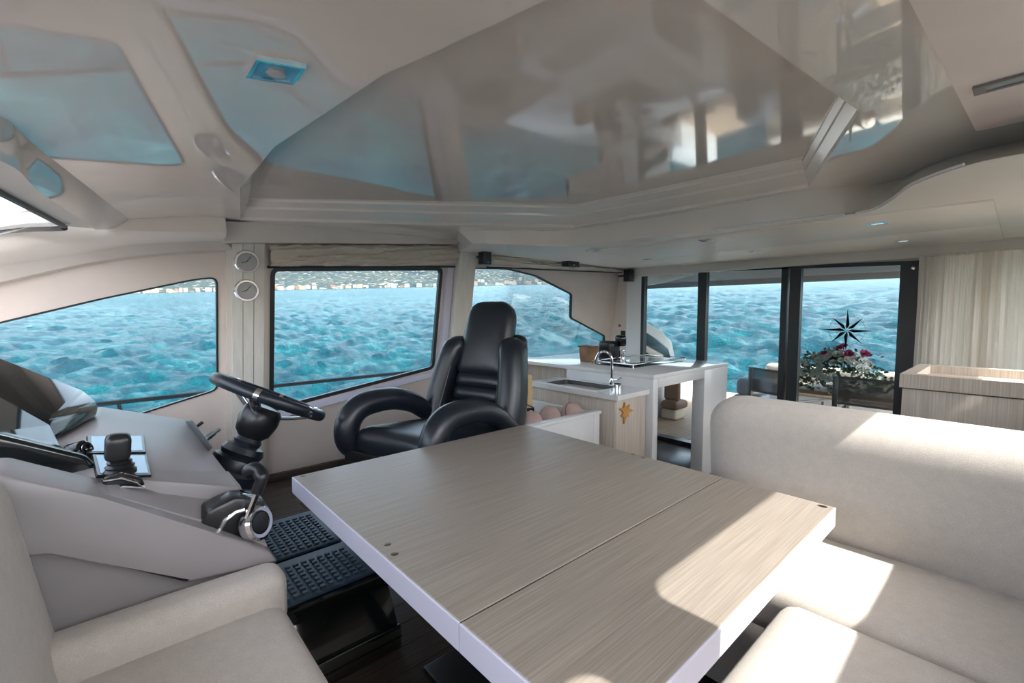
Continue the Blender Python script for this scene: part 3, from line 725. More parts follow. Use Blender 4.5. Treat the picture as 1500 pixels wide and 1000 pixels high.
# ------------------------------------------------------------------ step with rubber mats
stp = thing('helm_step', 'black glossy foot step with two ribbed rubber mats beside the table', 'step', (.6,2.05,0))
prism(bm := B(), [(2.50,.0),(2.50,.245),(1.665,.245),(1.63,.225),(1.555,.10),(1.555,0)], 'x', .325, .80, bev=.008); finish(bm, 'body', 'gloss', stp)
bm = B(); prism(bm, [(1.56,.004),(1.56,.095),(1.545,.095),(1.545,.004)], 'x', .30, .806, bev=.002); finish(bm, 'mirror_strip', 'strip', stp)
finish(box(.30,.807,1.543,1.549,.048,.051), 'strip_joint', 'gloss', stp)
for y0, y1 in ((1.70,2.02),(2.05,2.46)):
    mt = finish(box(.33,.775,y0,y1,.243,.256, bev=.004), 'rubber_mat', 'rubber', stp)
    bm = B(); nx, ny = 13, int((y1-y0-.04)/.032)
    for i in range(nx):
        for j in range(ny):
            abox(bm, .355+i*.032-.0095, .355+i*.032+.0095, y0+.03+j*.032-.007, y0+.03+j*.032+.007, .254, .2635)
    k = finish(bm, 'mat_studs', 'rubber', mt, smooth=False); k['kind'] = 'stuff'

# ------------------------------------------------------------------ helm chair
hch = thing('helm_chair', 'black leather helm chair with tall back and loop armrests', 'chair', (1.35,2.27,0))
finish(box(1.08,1.56,2.12,2.42,0,.40, bev=.01), 'pedestal', 'white', hch)
finish(prism(B(), [(.93,.56),(.935,.49),(1.15,.395),(1.68,.39),(1.70,.50),(1.6,.53)], 'y', 1.95, 2.59, bev=.012), 'seat_pan', 'black', hch)
st_ = cushion(-.34,.34,-.275,.275,-.075,.08, r=.065, crown=.02, cuts=12, mat=Matrix.Translation((1.29,2.27,.57)) @ Matrix.Rotation(R(6),4,'Y'))
finish(st_, 'seat', 'leather', hch)
finish(tube(B(), [(1.05,2.06,.655),(1.05,2.27,.675),(1.05,2.48,.655)], .004, 6), 'seat_seam', 'black', hch)
for yc in (1.955, 2.585):
    path = [(1.66,.59),(1.56,.655),(1.45,.725),(1.30,.775),(1.14,.785),(1.03,.765),(.965,.70),(.955,.62),(.995,.555),(1.08,.525),(1.30,.51),(1.5,.51)]
    pp = spline([(x,yc,z) for x, z in path], 4); n = len(pp)
    rr = [.052+.020*math.sin(math.pi*i/(n-1)) for i in range(n)]
    ar = finish(tube(B(), pp, rr, 16, ry=.064), 'armrest', 'leather', hch)
    sgn = -1 if yc < 2.2 else 1
    finish(tube(B(), [Vector((x,yc+sgn*.0605,z+.012)) for x, _, z in pp[4:-14]], .0016, 5), 'stitching', 'alu', ar)
# back in its own frame: v up the back, u across, w towards the sitter
RC = R(17); b0 = Vector((1.69,2.27,.52)); vb = Vector((math.sin(RC),0,math.cos(RC))); wb = Vector((-math.cos(RC),0,math.sin(RC)))
BM = Matrix(((wb.x,0,vb.x,b0.x),(0,1,0,b0.y),(wb.z,0,vb.z,b0.z),(0,0,0,1)))      # (w,u,v) -> world
def backpad(nm, w0, w1, u0, u1, v0, v1, r, mat='leather', taper=0, bulge=0, parent=None, cuts=11, lean=0):
    bm = cushion(w0, w1, u0, u1, v0, v1, r=r, crown=0, cuts=cuts)
    uc, vc = (u0+u1)/2, (v0+v1)/2
    for v in bm.verts:
        k = (v.co.z-v0)/(v1-v0)
        v.co.y = uc+(v.co.y-uc)*(1-taper*k) + lean*(k-.5)
        if nm == 'headrest' and k > .72: v.co.y *= 1-.38*((k-.72)/.28)**2.5
        if nm == 'side_bolster':
            v.co.y += math.copysign(.035, uc)*math.sin(math.pi*min(1, max(0, k))**.8)
            if k > .8: v.co.x -= .05*((k-.8)/.2)**2
        v.co.x += bulge*(1-((v.co.y-uc)/((u1-u0)/2))**2)*math.sin(math.pi*max(0,min(1,k))) if v.co.x > (w0+w1)/2 else 0
    bmesh.ops.transform(bm, matrix=BM, verts=bm.verts)
    return finish(bm, nm, mat, parent or hch, ang=60)
backpad('back_shell', -.10, .02, -.31, .31, -.02, .67, .05, 'black', taper=.22)
backpad('headrest', -.03, .10, -.20, .20, .36, .875, .06, taper=.10, bulge=.02)
for k in range(4):
    backpad('back_roll', .0, .09, -.185, .185, .015+k*.09, .115+k*.09, .04, bulge=.008, cuts=7)
for sgn in (-1, 1):
    u0, u1 = (-.325,-.165) if sgn < 0 else (.165,.325)
    bb = backpad('side_bolster', -.03, .17, u0, u1, -.03, .63, .075, lean=-sgn*.07, bulge=.01)
    finish(tube(B(), [BM @ Vector((.138, sgn*(.215-.05*(t-.3)), .06+.46*t)) for t in (0,.2,.4,.6,.8,1)], .0016, 5), 'stitching', 'alu', bb)

hch.rotation_euler.z = R(15); hch.location = (1.43,2.235,0)
# ------------------------------------------------------------------ galley
su = thing('storage_box', 'low white open storage unit between the helm chair and the sink', 'cabinet', (2.4,2.5,0))
finish(box(2.0,2.70,2.10,2.13,0,.545, bev=.004), 'front_panel', 'white', su)
finish(box(1.98,2.775,2.085,2.16,.535,.56, bev=.004), 'front_rim', 'corian', su)
finish(box(2.70,2.77,2.10,2.95,0,.545, bev=.004), 'end_panel', 'white', su)
finish(box(2.0,2.70,2.13,2.95,.40,.43), 'shelf', 'brown', su)
finish(box(2.0,2.77,2.93,2.97,0,.545, bev=.004), 'back_panel', 'white', su)
finish(box(2.0,2.03,2.13,2.95,0,.545, bev=.004), 'end_panel', 'white', su)
for k, (x, y, rz, lab) in enumerate(((2.18,2.24,.3,'pink baseball cap nearest the helm chair in the white storage unit'), (2.40,2.27,-.2,'middle pink baseball cap of the three in the white storage unit'), (2.62,2.25,.15,'pink baseball cap next to the sink cabinet in the white storage unit'))):
    cp = thing('baseball_cap', lab, 'cap', (x,y,.43), 'pink caps in the storage unit')
    bm = lathe(B(), [(.088,0),(.088,.06),(.084,.11),(.07,.15),(.045,.175),(.02,.184),(.001,.186)], (x,y,.43), seg=20); finish(bm, 'crown', 'cap', cp)
    d = Vector((math.cos(rz-1.2),math.sin(rz-1.2),0)); s_ = Vector((-d.y,d.x,0)); c0 = Vector((x,y,.445))
    bm = B(); pts = [c0+s_*(.085*math.cos(a))+d*(.055+.075*math.sin(a)) for a in [math.pi*i/10 for i in range(11)]]
    vs_ = [bm.verts.new(p) for p in pts+[c0-s_*.08, c0+s_*.08]]; bm.faces.new(vs_); bmesh.ops.solidify(bm, geom=bm.faces[:], thickness=.004); finish(bm, 'brim', 'cap', cp)
    finish(lathe(B(), [(.012,.184),(.01,.192),(.001,.194)], (x,y,.43), seg=10), 'button', 'cap', cp)
    if k == 2:
        finish(tube(B(), [Vector((x,y,.43))+Vector((.085*math.cos(a), .085*math.sin(a)*.4-.02, .10+.085*math.sin(a))) for a in [math.pi*i/10 for i in range(11)]], .004, 5), 'band', 'brown', cp)
sg = thing('sunglasses', 'dark wraparound sunglasses lying between the pink caps', 'glasses', (2.30,2.40,.43))
for dx in (-.04,.04): finish(cushion(2.32+dx-.034,2.32+dx+.034,2.42,2.44,.53,.585, r=.01, crown=0, cuts=5), 'lens', 'gloss', sg)
finish(tube(B(), spline([(2.24,2.52,.585),(2.25,2.43,.58),(2.32,2.418,.585),(2.39,2.43,.58),(2.41,2.52,.585)], 4), .005, 6), 'frame', 'black', sg)
finish(box(2.25,2.40,2.42,2.52,.43,.53, bev=.02), 'case', 'black', sg)
gb = thing('gift_bag', 'tan paper bag with scalloped edge standing behind the helm chair', 'bag', (2.42,2.62,.43))
finish(box(2.41,2.52,2.58,2.70,.43,.80, bev=.004), 'bag_body', 'kraft', gb)
bm = B()
for k in range(14): abox(bm, 2.518,2.522, 2.575,2.585, .45+k*.025,.462+k*.025)
finish(bm, 'scalloped_edge', 'pink', gb, smooth=False)
for zz in (.60,.64,.72): finish(box(2.405,2.41,2.60,2.645,zz,zz+.022), 'print_mark', 'brown', gb)

sk = thing('sink_cabinet', 'light wood sink cabinet with white top and a rust brown leaf ornament', 'cabinet', (3.0,2.45,-.25))
finish(box(2.815,3.215,1.985,2.90,-.25,.645, bev=.003), 'body', 'veneer_v', sk)
finish(box(2.808,2.818,1.99,2.44,-.24,.63, bev=.002), 'door', 'veneer_v', sk)
finish(box(2.808,2.818,2.445,2.89,-.24,.63, bev=.002), 'door', 'veneer_v', sk)
wt_ = B(); slab(wt_, [(2.79,1.955),(3.22,1.955),(3.22,2.93),(2.79,2.93)], [ccw(rrect(2.87,3.16,2.20,2.78,.03))], lambda x, y: (x,y,.685), lambda x, y: (x,y,.648)); finish(wt_, 'worktop', 'corian', sk, ang=30)
bs = B(); rl = ccw(rrect(2.872,3.158,2.202,2.778,.03))
loft(bs, [(x,y,.683) for x,y in rl], [(x,y,.54) for x,y in inset(rl,-.012)], closed=True); V, F = fill2d(inset(rl,-.012)); vv = [bs.verts.new((x,y,.54)) for x,y in V]
for f in F: bs.faces.new([vv[i] for i in f])
finish(bs, 'basin', 'basin', sk, ang=50)
fa = B(); tube(fa, spline([(3.19,2.30,.685),(3.19,2.30,.88),(3.185,2.315,.94),(3.165,2.355,.965),(3.14,2.395,.95),(3.125,2.415,.90),(3.122,2.42,.86)], 5), .0105, 10); lathe(fa, [(.024,0),(.024,.02),(.016,.03),(.014,.06)], (3.19,2.30,.685)); 
fo = finish(fa, 'faucet', 'chrome', sk)
finish(tube(B(), [(3.19,2.30,.725),(3.19,2.24,.735),(3.19,2.20,.76)], .007, 8), 'tap_lever', 'chrome', fo)
fo2 = finish(lathe(B(), [(.035,0),(.035,.035),(.03,.04),(.03,.004),(.001,.004)], (3.06,2.15,.685)), 'soap_dish', 'chrome', sk)
# leaf ornament: a ring of pointed lobes
bm = B(); lc = at(916,603,Y=1.98); pts = []
for k in range(14):
    a = 2*math.pi*k/14; rr_ = (.062 if k % 2 == 0 else .030)*(1.0+.25*math.sin(3*a+1)); pts.append((lc.x+rr_*math.cos(a)*1.35, lc.z+rr_*math.sin(a)*1.2))
slab(bm, ccw(pts), [], lambda x, z: (x,1.970,z), lambda x, z: (x,1.984,z))
finish(bm, 'leaf_ornament', 'leafwood', sk, smooth=False)

isl = thing('galley_island', 'white galley island with an open bridge end and raised worktop', 'kitchen island', (3.9,2.6,-.25))
finish(box(3.235,4.62,1.93,3.62,.765,.80, bev=.004), 'worktop', 'corian', isl)
finish(box(3.24,3.315,1.935,2.85,-.25,.764, bev=.003), 'end_panel', 'white', isl)
finish(box(4.12,4.61,1.935,2.05,-.25,.764, bev=.003), 'leg_panel', 'white', isl)
finish(box(3.316,4.119,1.935,1.97,.69,.764, bev=.003), 'apron', 'white', isl)
finish(box(3.316,4.9,2.86,3.60,-.25,.764, bev=.003), 'base_unit', 'veneer_v', isl)
hobp = finish(box(3.50,4.40,2.30,2.72,.80,.806, bev=.002), 'cooktop', 'ceramic', isl)
hr = B()
for q0, q1 in (((3.48,2.28),(4.42,2.28)),((4.42,2.28),(4.42,2.74)),((4.42,2.74),(3.48,2.74)),((3.48,2.74),(3.48,2.28))):
    tube(hr, [(q0[0],q0[1],.835),(q1[0],q1[1],.835)], .005, 6); tube(hr, [(q0[0],q0[1],.80),(q0[0],q0[1],.84)], .005, 6)
finish(hr, 'fiddle_rail', 'chrome', hobp)
bsk = thing('basket', 'small square brown wicker basket on the galley worktop', 'basket', (3.63,2.92,.80))
hull(bm := B(), [(3.63+sx*w_,2.90+sy*w_,z) for sx in (-1,1) for sy in (-1,1) for w_, z in ((.062,.80),(.072,.955))], bev=.008); finish(bm, 'body', 'wicker', bsk)
finish(tube(B(), [(3.63+sx,2.90+sy,.955) for sx, sy in ((-.072,-.072),(.072,-.072),(.072,.072),(-.072,.072))], .007, 6, closed=True), 'rim', 'wicker', bsk)
cm = thing('coffee_machine', 'black capsule coffee machine beside the brown basket', 'coffee machine', (3.86,2.80,.80))
finish(cushion(3.80,3.98,2.76,2.92,.80,1.0, r=.025, crown=.005, cuts=7), 'body', 'black', cm)
finish(cushion(3.92,4.00,2.70,2.80,.95,1.06, r=.02, crown=.004, cuts=6), 'head', 'gloss', cm)
finish(box(3.86,3.98,2.64,2.78,.80,.82, bev=.006), 'drip_tray', 'chrome', cm)
finish(lathe(B(), [(.03,0),(.034,.09),(.032,.09),(.028,.004),(.001,.004)], (3.92,2.70,.82)), 'cup', 'chrome', cm)
sw = thing('wall_switch', 'small red switch on the pale aft corner panel', 'switch', (4.99,3.50,1.11))
finish(lathe(B(), [(.018,0),(.016,.006),(.001,.007)], (4.999,3.49,1.125), (-1,0,0), 14), 'button', 'red', sw)
finish(box(4.995,5.0,3.40,3.47,.98,1.06, bev=.003), 'socket_plate', 'black', sw)

# ------------------------------------------------------------------ cabinet behind the settee, curtain
cb = thing('tv_cabinet', 'pale vertical grain wood cabinet with recessed top behind the settee', 'cabinet', (3.3,-.02,-.25))
finish(box(3.0,3.64,-.41,.39,-.25,.915, bev=.003), 'body', 'veneer_v', cb)
lidb = B(); slab(lidb, [(2.985,-.415),(3.655,-.415),(3.655,.40),(2.985,.40)], [[(3.05,-.37),(3.59,-.37),(3.59,.345),(3.05,.345)]], lambda x, y: (x,y,.99), lambda x, y: (x,y,.922)); finish(lidb, 'lid_frame', 'veneer_v', cb, smooth=False)
finish(box(3.05,3.59,-.37,.345,.918,.945), 'inset_panel', 'veneer_v', cb)
def pleats(y0, y1, z0, z1, X, amp, per, seed, spread=0):
    rng = random.Random(seed); ny, nz = 150, 26; rows = []
    ph = [rng.uniform(0,6.28) for _ in range(6)]
    for j in range(nz+1):
        k = j/nz; row = []
        for i in range(ny+1):
            t = i/ny; y = y0+(y1-y0)*t*(1+spread*(1-k)); z = z0+(z1-z0)*k
            q = (y-y0)/(1+spread*(1-k))
            w_ = math.sin(q/per*6.283+.8*math.sin(q/per*1.3+ph[0]))+.45*math.sin(q/per*2.6*6.283+ph[1])*k+.3*math.sin(q/per*.37*6.283+ph[2])
            row.append(Vector((X+amp*(.45+.55*(1-k**3))*w_+.012*math.sin(z*5+ph[3]+q*9), y, z)))
        rows.append(row)
    return loft(B(), *rows)
cu = thing('curtain', 'sheer off white pleated curtain drawn beside the sliding glass door', 'curtain', (4.88,.1,-.1))
finish(pleats(.575, .12, .1, 1.735, 4.88, .026, .058, 4), 'curtain_panel', 'curtain', cu, ang=80)
finish(pleats(.26, -.40, .1, 1.738, 4.84, .028, .066, 9, .12), 'curtain_panel', 'curtain', cu, ang=80)
bm = B()
for k in range(26): tube(bm, [(4.875-.006*(k%2),.56-k*.037,1.722),(4.885,.562-k*.037,1.752)], .004, 5)
finish(bm, 'hooks', 'curtain', cu, smooth=False)
finish(tube(B(), [(4.885,.58,1.748),(4.885,-.41,1.748)], .007, 8), 'curtain_rail', 'header', cu)

# ------------------------------------------------------------------ blinds, speakers, gauges, lamps
def blind(p0, p1, p2, p3, nm_label, seed):
    """gathered cloth between the top edge p0-p1 and the rod p3-p2, folds running along it"""
    root = thing('roman_blind', nm_label, 'blind', (p0+p1)/2, 'gathered blinds over the side windows')
    rows = []; nz, nx = 18, 110
    for j in range(nz+1):
        k = j/nz; row = []
        for i in range(nx+1):
            t = i/nx; a = p0.lerp(p1, t); b = p3.lerp(p2, t); p = a.lerp(b, k)
            f_ = noise.noise(Vector((t*7+seed, k*4+t*3, seed)))*1.1 + .6*noise.noise(Vector((t*22, k*8, seed+5)))
            p.y -= .035+.05*math.sin(math.pi*k)**.7+.035*f_+.016*math.sin(k*3.5*6.283+t*9+f_*3)
            row.append(p)
        rows.append(row)
    finish(loft(B(), *rows), 'cloth', 'blind', root, ang=80)
    finish(tube(B(), [p3+Vector((-.02,-.035,-.004)), p2+Vector((.02,-.035,-.004))], .008, 8), 'rod', 'frame', root)
    finish(tube(B(), [p0+Vector((-.01,-.02,.008)), p1+Vector((.01,-.02,.008))], .007, 8), 'head_rail', 'frame', root)
    return root
blind(at(390,359,W_=-.02), at(668,360,W_=-.02), at(662,390,W_=-.02), at(394,391,W_=-.02), 'beige gathered blind bunched at the top of the helm side window', 1)
blind(at(712,370,W_=-.05), at(906,394,W_=-.05), at(906,399,W_=-.05), at(712,391,W_=-.05), 'beige gathered blind tapering along the window above the sink', 4)
def speaker(x0, x1, y0, y1, z0, z1, lab):
    s_ = thing('loudspeaker', lab, 'speaker', ((x0+x1)/2,(y0+y1)/2,z0), 'small black speakers at the top of the side')
    finish(box(x0,x1,y0,y1,z0,z1, bev=.008), 'case', 'black', s_)
    finish(box(x0+.01,x1-.01,y0-.004,y0+.002,z0+.012,z1-.012, bev=.002), 'grille', 'frame', s_)
    finish(box((x0+x1)/2-.012,(x0+x1)/2+.012,y0-.006,y0-.003,z0+.016,z0+.022), 'badge', 'chrome', s_)
    finish(box((x0+x1)/2-.015,(x0+x1)/2+.015,y1-.005,y1+.10,(z0+z1)/2-.01,(z0+z1)/2+.01), 'bracket', 'black', s_)
    return s_
speaker(2.56,2.65,3.24,3.33,1.73,1.885,'upright black speaker on the side just aft of the window pillar')
speaker(3.68,3.87,3.23,3.32,1.785,1.85,'flat wide black speaker hanging midway along the tapering blind')
speaker(4.86,4.95,3.25,3.35,1.68,1.83,'upright black speaker in the aft corner beside the door')
for px, lab in (((361,383),'upper round chrome rimmed gauge on the boarded pillar'), ((361,425),'lower round chrome rimmed gauge on the boarded pillar')):
    p = at(*px, W_=-.05); g = thing('gauge', lab, 'gauge', p, 'two chrome gauges on the pillar')
    ax = (0,-1,-.161)
    finish(lathe(B(), [(.076,0),(.077,.012),(.070,.022),(.060,.022),(.058,.012)], p, ax, 32, cap=False), 'bezel', 'chrome', g)
    finish(lathe(B(), [(.060,.006),(.001,.0065)], p, ax, 32), 'dial', 'dial', g)
    for a, L in ((50,.045),(200,.032)):
        d = Vector((math.cos(R(a)),0,math.sin(R(a)))); q = p+Vector((0,-.011,0)); finish(tube(B(), [q-d*.01, q+d*L], .002, 5), 'needle', 'black', g)
    finish(lathe(B(), [(.059,.014),(.04,.024),(.001,.03)], p, ax, 28, cap=False), 'lens', 'glass', g)

# ceiling lamps
def flatlamp(nm, lab, cx, cy, n, sx, sy, frame, lens, zf, inner=.72, group=None):
    p = Vector((cx,cy,zf(cx,cy))); l = thing(nm, lab, 'ceiling lamp', p, group)
    o = inner
    finish(slab(B(), [(cx-sx,cy-sy),(cx+sx,cy-sy),(cx+sx,cy+sy),(cx-sx,cy+sy)], [[(cx-sx*o,cy-sy*o),(cx+sx*o,cy-sy*o),(cx+sx*o,cy+sy*o),(cx-sx*o,cy+sy*o)]], lambda x, y: (x,y,zf(x,y)-n), lambda x, y: (x,y,zf(x,y)+.002)), 'frame', frame, l, smooth=False)
    finish(slab(B(), [(cx-sx*o,cy-sy*o),(cx+sx*o,cy-sy*o),(cx+sx*o,cy+sy*o),(cx-sx*o,cy+sy*o)], [], lambda x, y: (x,y,zf(x,y)-n*.5), lambda x, y: (x,y,zf(x,y)+.002)), 'lens', lens, l, smooth=False)
    return l
p = at(404,99,N=0)
l = flatlamp('ceiling_lamp', 'square chrome framed ceiling lamp with blue glass above the helm', p.x, p.y, .012, .056, .052, 'chrome', 'lampglass', cz, .84)
finish(lathe(B(), [(.022,0),(.022,-.012),(.016,-.015),(.001,-.015)], (p.x,p.y,cz(p.x,p.y)-.004), seg=20), 'bulb', 'dial', l)
p = at(1474,119,N=-.014)
flatlamp('slot_lamp', 'narrow dark framed slot lamp in the pink ceiling panel', p.x, p.y, .008, .038, .068, 'alu', 'dial', lambda x, y: cz(x,y,-.014), .6)
for px, lab in (((1034,351),'black square spotlight in the aft ceiling nearest the step'), ((949,379),'small round spotlight in the aft ceiling above the sink'), ((1106,368),'faint spotlight in the aft ceiling ahead of the middle door post'),
                ((1285,326),'blue tinted square spotlight in the aft ceiling near the curved step'), ((1323,352),'chrome square spotlight in the aft ceiling near the curtain'), ((872,366),'spotlight in the aft ceiling above the side window')):
    p = at(*px, Z=1.832)
    flatlamp('spotlight', lab, p.x, p.y, .006, .042, .042, 'chrome', 'lampglass' if '1285' in str(px) else 'black' if '1034' in str(px) else 'dial', lambda x, y: 1.832, .7, 'aft ceiling spotlights')
p = at(318,331,N=0)
cl = thing('courtesy_lamp', 'small chrome strip lamp in the headliner above the pillar', 'ceiling lamp', p)
finish(box(p.x-.06,p.x+.06,p.y-.015,p.y+.015,p.z-.01,p.z, bev=.003), 'housing', 'chrome', cl)

# ------------------------------------------------------------------ cockpit outside the doors
dk = struct(finish(box(5.065, 9.0, -1.2, 4.25, -.45, -.262), 'floor_cockpit', 'brown', origin=(5,0,-.25)))
bm = B()
for k in range(92): abox(bm, 5.08, 8.98, -1.18+k*.059, -1.18+k*.059+.052, -.262, -.25)
k = finish(bm, 'teak_strips', 'teak', dk, smooth=False); k['kind'] = 'stuff'
# hull side, side deck and guard rail along the starboard windows
hl = struct(finish(box(-2.6, 9.0, 3.95, 4.45, -1.5, .18, bev=.03), 'wall_hull', 'hull'))
gr = thing('guard_rail', 'dark tubular guard rail running outside the side windows', 'rail', (2.5,4.3,.18))
finish(tube(B(), [(-2.4,4.3,.64),(0,4.3,.655),(2.5,4.3,.668),(5.6,4.3,.63)], .017, 8), 'rail', 'frame', gr)
for x in (-1.2,.05,3.1,4.9):
    finish(tube(B(), [(x,4.3,.655),(x+.10,4.3,.18)], .012, 8), 'stanchion', 'frame', gr)
# overhang with its dark underside
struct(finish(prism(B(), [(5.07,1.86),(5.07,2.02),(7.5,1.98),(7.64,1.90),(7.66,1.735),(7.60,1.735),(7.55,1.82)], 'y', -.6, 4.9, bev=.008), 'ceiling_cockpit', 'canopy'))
for y in (3.02, 1.35):
    o = finish(hull(B(), [(5.10,y-.03,1.83),(5.10,y+.03,1.83),(5.95,y-.32,1.82),(5.95,y-.24,1.82),(5.10,y-.03,1.87),(5.10,y+.03,1.87),(5.95,y-.32,1.86),(5.95,y-.24,1.86)], bev=.005), 'canopy_strut', 'hull'); tag(o, 'pale diagonal strut under the cockpit canopy %s' % ('by the corner post' if y > 2 else 'by the middle door post'), 'strut')
struct(finish(hull(B(), [at(*p, X=x) for p, x in (((936,392),5.2),((1026,400),6.2),((1018,396),6.2),((945,419),5.3),((975,414),5.6),((936,419),5.3))] + [at(*p, X=x) for p, x in (((936,385),5.5),((1026,392),6.5))], bev=.01), 'trim_14', 'hull'))
# coaming with dark side window
co = thing('cockpit_coaming', 'pale moulded coaming with dark inset window just outside the doors', 'coaming', (5.9,3.6,-.25))
cp_ = [(5.25,1.28),(5.58,1.18),(6.07,1.02),(6.37,.86),(6.55,.45),(6.6,-.25),(5.2,-.25)]
finish(prism(B(), cp_, 'y', 3.5, 3.9, bev=.03), 'moulding', 'hull', co)
finish(prism(B(), [(5.30,1.10),(5.60,1.02),(6.02,.88),(6.22,.76),(6.34,.50),(5.3,.50)], 'y', 3.47, 3.52, bev=.02), 'inset_window', 'gloss', co)
finish(hull(B(), [at(*p, Y=y) for p in ((938,506),(945,505),(972,520),(973,528),(938,512)) for y in (3.44,3.475)], bev=.004), 'step_panel', 'beige', co)
# aft bench
bn = thing('cockpit_bench', 'beige vinyl cockpit bench across the stern', 'bench', (7.9,1.2,-.25))
finish(box(7.35,8.2,-1.0,2.6,-.25,.12, bev=.03), 'base', 'hull', bn)
finish(cushion(7.30,7.85,-1.0,2.6,.12,.26, r=.05, crown=.01), 'seat_cushion', 'beige', bn)
for y0, y1 in ((1.36,2.66),(.02,1.33)):
    finish(cushion(7.68,7.92,y0,y1,.2,.50, r=.06, crown=.0), 'back_cushion', 'beige', bn)
# covered post at the stern corner
cvr = thing('deck_locker', 'blue grey covered locker standing by the stern bench', 'locker', (6.9,2.62,-.25))
finish(hull(B(), [(x,y,z) for x,y,z in ((6.7,2.35,-.25),(7.15,2.35,-.25),(7.15,2.75,-.25),(6.7,2.75,-.25),(6.72,2.38,.12),(7.12,2.38,.12),(7.12,2.72,.12),(6.72,2.72,.12))], bev=.02), 'body', 'bluegrey', cvr)
finish(cushion(6.69,7.15,2.34,2.70,.12,.36, r=.07, crown=.02), 'cover', 'bluegrey', cvr)
# cockpit table and flowers
ct = thing('cockpit_table', 'varnished teak cockpit table under the flowers', 'table', (6.15,1.3,-.25))
finish(box(5.86,6.6,.75,1.72,.385,.43, bev=.01), 'table_top', 'teak', ct)
finish(lathe(B(), [(.16,0),(.16,.02),(.05,.05),(.05,.635)], (6.2,1.27,-.25)), 'pedestal', 'steel', ct)
fl_ = thing('flower_arrangement', 'full white and magenta flower arrangement on the cockpit table', 'flowers', (6.15,1.35,.43))
finish(lathe(B(), [(.09,0),(.12,.03),(.13,.06),(.115,.06),(.10,.03),(.001,.02)], (6.15,1.36,.43)), 'bowl', 'hull', fl_)
rng = random.Random(5)
def dome(u, v): # point on the dome of the bouquet
    a = u*2*math.pi; e = v*math.pi/2
    return Vector((6.12+.26*math.cos(a)*math.cos(e), 1.36+.40*math.sin(a)*math.cos(e), .46+.38*math.sin(e)))
bm = B()
for k in range(900):
    p = dome(rng.random(), rng.random()**1.3); p += Vector((rng.gauss(0,.03),rng.gauss(0,.05),rng.gauss(-.02,.03)))
    if k % 6 == 0: p += Vector((0,rng.choice((-1,1))*rng.uniform(.0,.16),rng.uniform(-.06,.05)))
    d = Vector((rng.gauss(0,1),rng.gauss(0,1),rng.gauss(.2,.7))).normalized(); s_ = d.orthogonal().normalized(); L = rng.uniform(.035,.075); w_ = L*.38
    vs_ = [bm.verts.new(q) for q in (p, p+d*L*.5+s_*w_, p+d*L, p+d*L*.5-s_*w_)]; bm.faces.new(vs_)
o = finish(bm, 'foliage', 'leaf', fl_, smooth=False); o['kind'] = 'stuff'
bm = B()
for k in range(170):
    p = dome(rng.random(), rng.random()**1.6)+Vector((rng.gauss(-.02,.03),rng.gauss(0,.06),rng.gauss(0,.03)))
    if p.y < 1.1: p.y -= rng.uniform(0,.10)
    d = Vector((rng.gauss(0,1),rng.gauss(0,1),rng.gauss(.2,.7))).normalized(); s_ = d.orthogonal().normalized(); L = rng.uniform(.025,.045)
    bm.faces.new([bm.verts.new(q) for q in (p, p+d*L*.5+s_*L*.3, p+d*L, p+d*L*.5-s_*L*.3)])
o = finish(bm, 'silver_foliage', 'paleleaf', fl_, smooth=False); o['kind'] = 'stuff'
def bloom_mesh(r_, petals, mat):
    bm = B()
    for ring_, (rad, tilt, n) in enumerate(((.35*r_, 1.15, 5), (.65*r_, .75, petals), (r_, .32, petals+2))):
        for k in range(n):
            a = 2*math.pi*k/n+ring_*.5; d = Vector((math.cos(a),math.sin(a),0)); s_ = Vector((-d.y,d.x,0)); up_ = Vector((0,0,math.sin(tilt)))
            tip = d*rad*math.cos(tilt)*1.1+up_*rad; midp = tip*.6+Vector((0,0,-.1*r_)); w_ = rad*.42
            c0 = Vector((0,0,0)); vs_ = [bm.verts.new(q) for q in (c0, midp-s_*w_, tip-s_*w_*.5, tip+s_*w_*.5, midp+s_*w_)]; bm.faces.new(vs_)
    me = bpy.data.meshes.new('bloom'); bm.to_mesh(me); bm.free(); me.materials.append(M[mat]); me.shade_smooth(); return me
wm, mm = bloom_mesh(.040, 8, 'petal'), bloom_mesh(.042, 6, 'magenta')
for k in range(64):
    if k < 5: p = at(*((1231,511),(1244,520),(1267,520),(1208,519),(1237,508))[k], X=5.98); me = mm
    else: p = dome(rng.uniform(.27,.76), rng.random()**.8*.95); me = wm
    o = bpy.data.objects.new('bloom', me); C.objects.link(o); o.parent = fl_; o.location = p-W[fl_.name]+Vector((-.025,0,.015))
    nd = (p-Vector((6.3,1.36,.48))).normalized(); o.rotation_euler = nd.to_track_quat('Z','Y').to_euler(); s_ = rng.uniform(.7,1.2); o.scale = (s_,s_,s_)
for k in range(7):                                   # trailing eucalyptus sprigs
    p0 = dome(.16+.02*k if k < 5 else .8, .35+.07*k if k < 5 else .2); e = Vector((-.1,.22+.02*k,.05*(k-2))) if k < 5 else Vector((-.1,-.22,-.03))
    pth = [p0+e*t+Vector((0,0,.03*math.sin(3*t))) for t in (0,.25,.5,.75,1)]
    bm = tube(B(), pth, .002, 5)
    for q in pth[1:]:
        for sx in (-1,1):
            c0 = q+Vector((0,.0,sx*.016)); bm.faces.new([bm.verts.new(c0+Vector((0,.016*math.cos(a),.014*math.sin(a)))) for a in [6.283*i/8 for i in range(8)]])
    finish(bm, 'sprig', 'leaf', fl_, smooth=False)
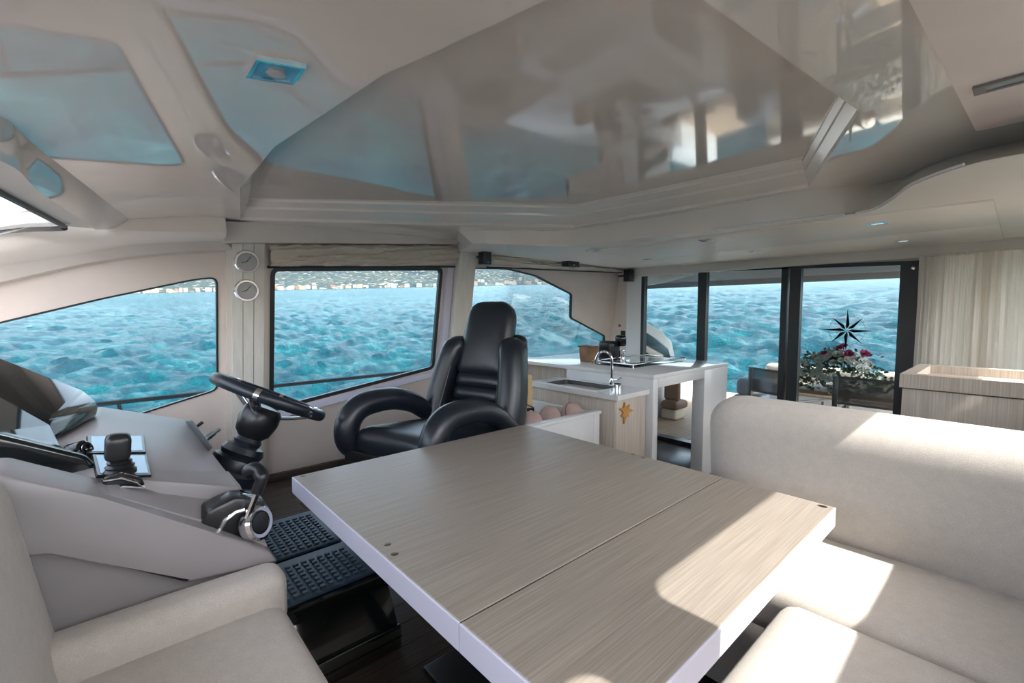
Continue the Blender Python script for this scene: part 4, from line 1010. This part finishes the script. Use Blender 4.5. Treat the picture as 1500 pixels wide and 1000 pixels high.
# director's chairs
def deck_chair(lab, loc, rz):
    """sling chair facing +x, back at -x"""
    t = thing('deck_chair', lab, 'chair', (0,0,0), 'folding deck chairs in the cockpit')
    for s_ in (-.27,.27):
        finish(box(-.235,-.20,s_-.022,s_+.022,.42,.92, bev=.004), 'back_post', 'alu', t)
        finish(box(-.235,.24,s_-.02,s_+.02,.595,.62, bev=.004), 'arm', 'alu', t)
        finish(tube(B(), [(-.22,s_,.44),(.22,s_,.02)], .012, 8), 'leg', 'alu', t)
        finish(tube(B(), [(.22,s_,.605),(.20,s_,.44),(-.22,s_,.02)], .012, 8), 'leg', 'alu', t)
        finish(box(-.24,.24,s_-.014,s_+.014,0,.02), 'foot_bar', 'alu', t)
    finish(loft(B(), [(-.222,-.26,.66),(-.235,0,.66),(-.222,.26,.66)], [(-.222,-.26,.905),(-.24,0,.905),(-.222,.26,.905)]), 'back_sling', 'mesh', t)
    finish(loft(B(), [(-.22,-.25,.455),(-.22,0,.435),(-.22,.25,.455)], [(.22,-.25,.455),(.22,0,.44),(.22,.25,.455)]), 'seat_sling', 'mesh', t)
    finish(tube(B(), [(-.217,-.27,.91),(-.217,.27,.91)], .012, 8), 'top_bar', 'alu', t)
    finish(tube(B(), [(-.217,-.27,.655),(-.217,.27,.655)], .010, 8), 'cross_bar', 'alu', t)
    t.location = loc; t.rotation_euler.z = rz
    return t
deck_chair('dark mesh folding chair behind the compass rose door, nearest the cabinet', (5.58,.93,-.25), R(0))
deck_chair('dark mesh folding chair half hidden by the middle door post', (5.62,1.72,-.25), R(-24))
# brown cushions and steps seen through the island
cs = thing('cushion_stack', 'brown and beige cushions stacked by the side coaming', 'cushion', (6.16,3.33,-.25))
finish(cushion(6.0,6.32,3.22,3.47,-.25,-.10, r=.05, crown=.02), 'cushion', 'beige', cs)
finish(cushion(5.98,6.34,3.20,3.465,-.10,.02, r=.05, crown=.02), 'cushion', 'brown', cs)
finish(cushion(6.06,6.16,3.22,3.46,.02,.34, r=.05, crown=.0), 'cushion', 'brown', cs)
tp = thing('table_leg', 'slim dark pole standing on the teak deck seen through the island', 'pole', (5.9,2.72,-.25))
finish(tube(B(), [(5.9,2.72,-.25),(5.9,2.72,.33)], .028, 12), 'pole', 'alu', tp); finish(lathe(B(), [(.06,0),(.06,.01),(.03,.02)], (5.9,2.72,-.25)), 'foot', 'alu', tp)
tw = thing('towel', 'pale towel hanging beside the slim pole on deck', 'towel', (6.1,2.75,-.15))
bm = pleats(2.70,2.86,-.08,.36,6.1,.012,.07,3); bmesh.ops.solidify(bm, geom=bm.faces[:], thickness=.006); finish(bm, 'cloth', 'curtain', tw); finish(tube(B(), [(6.1,2.68,.365),(6.1,2.88,.365)], .008, 8), 'rod', 'alu', tw)
mg = tag(finish(box(4.1,4.85,2.1,2.75,-.25,-.235, bev=.004), 'door_mat', 'black'), 'dark mat on the galley floor inside the doors', 'mat')
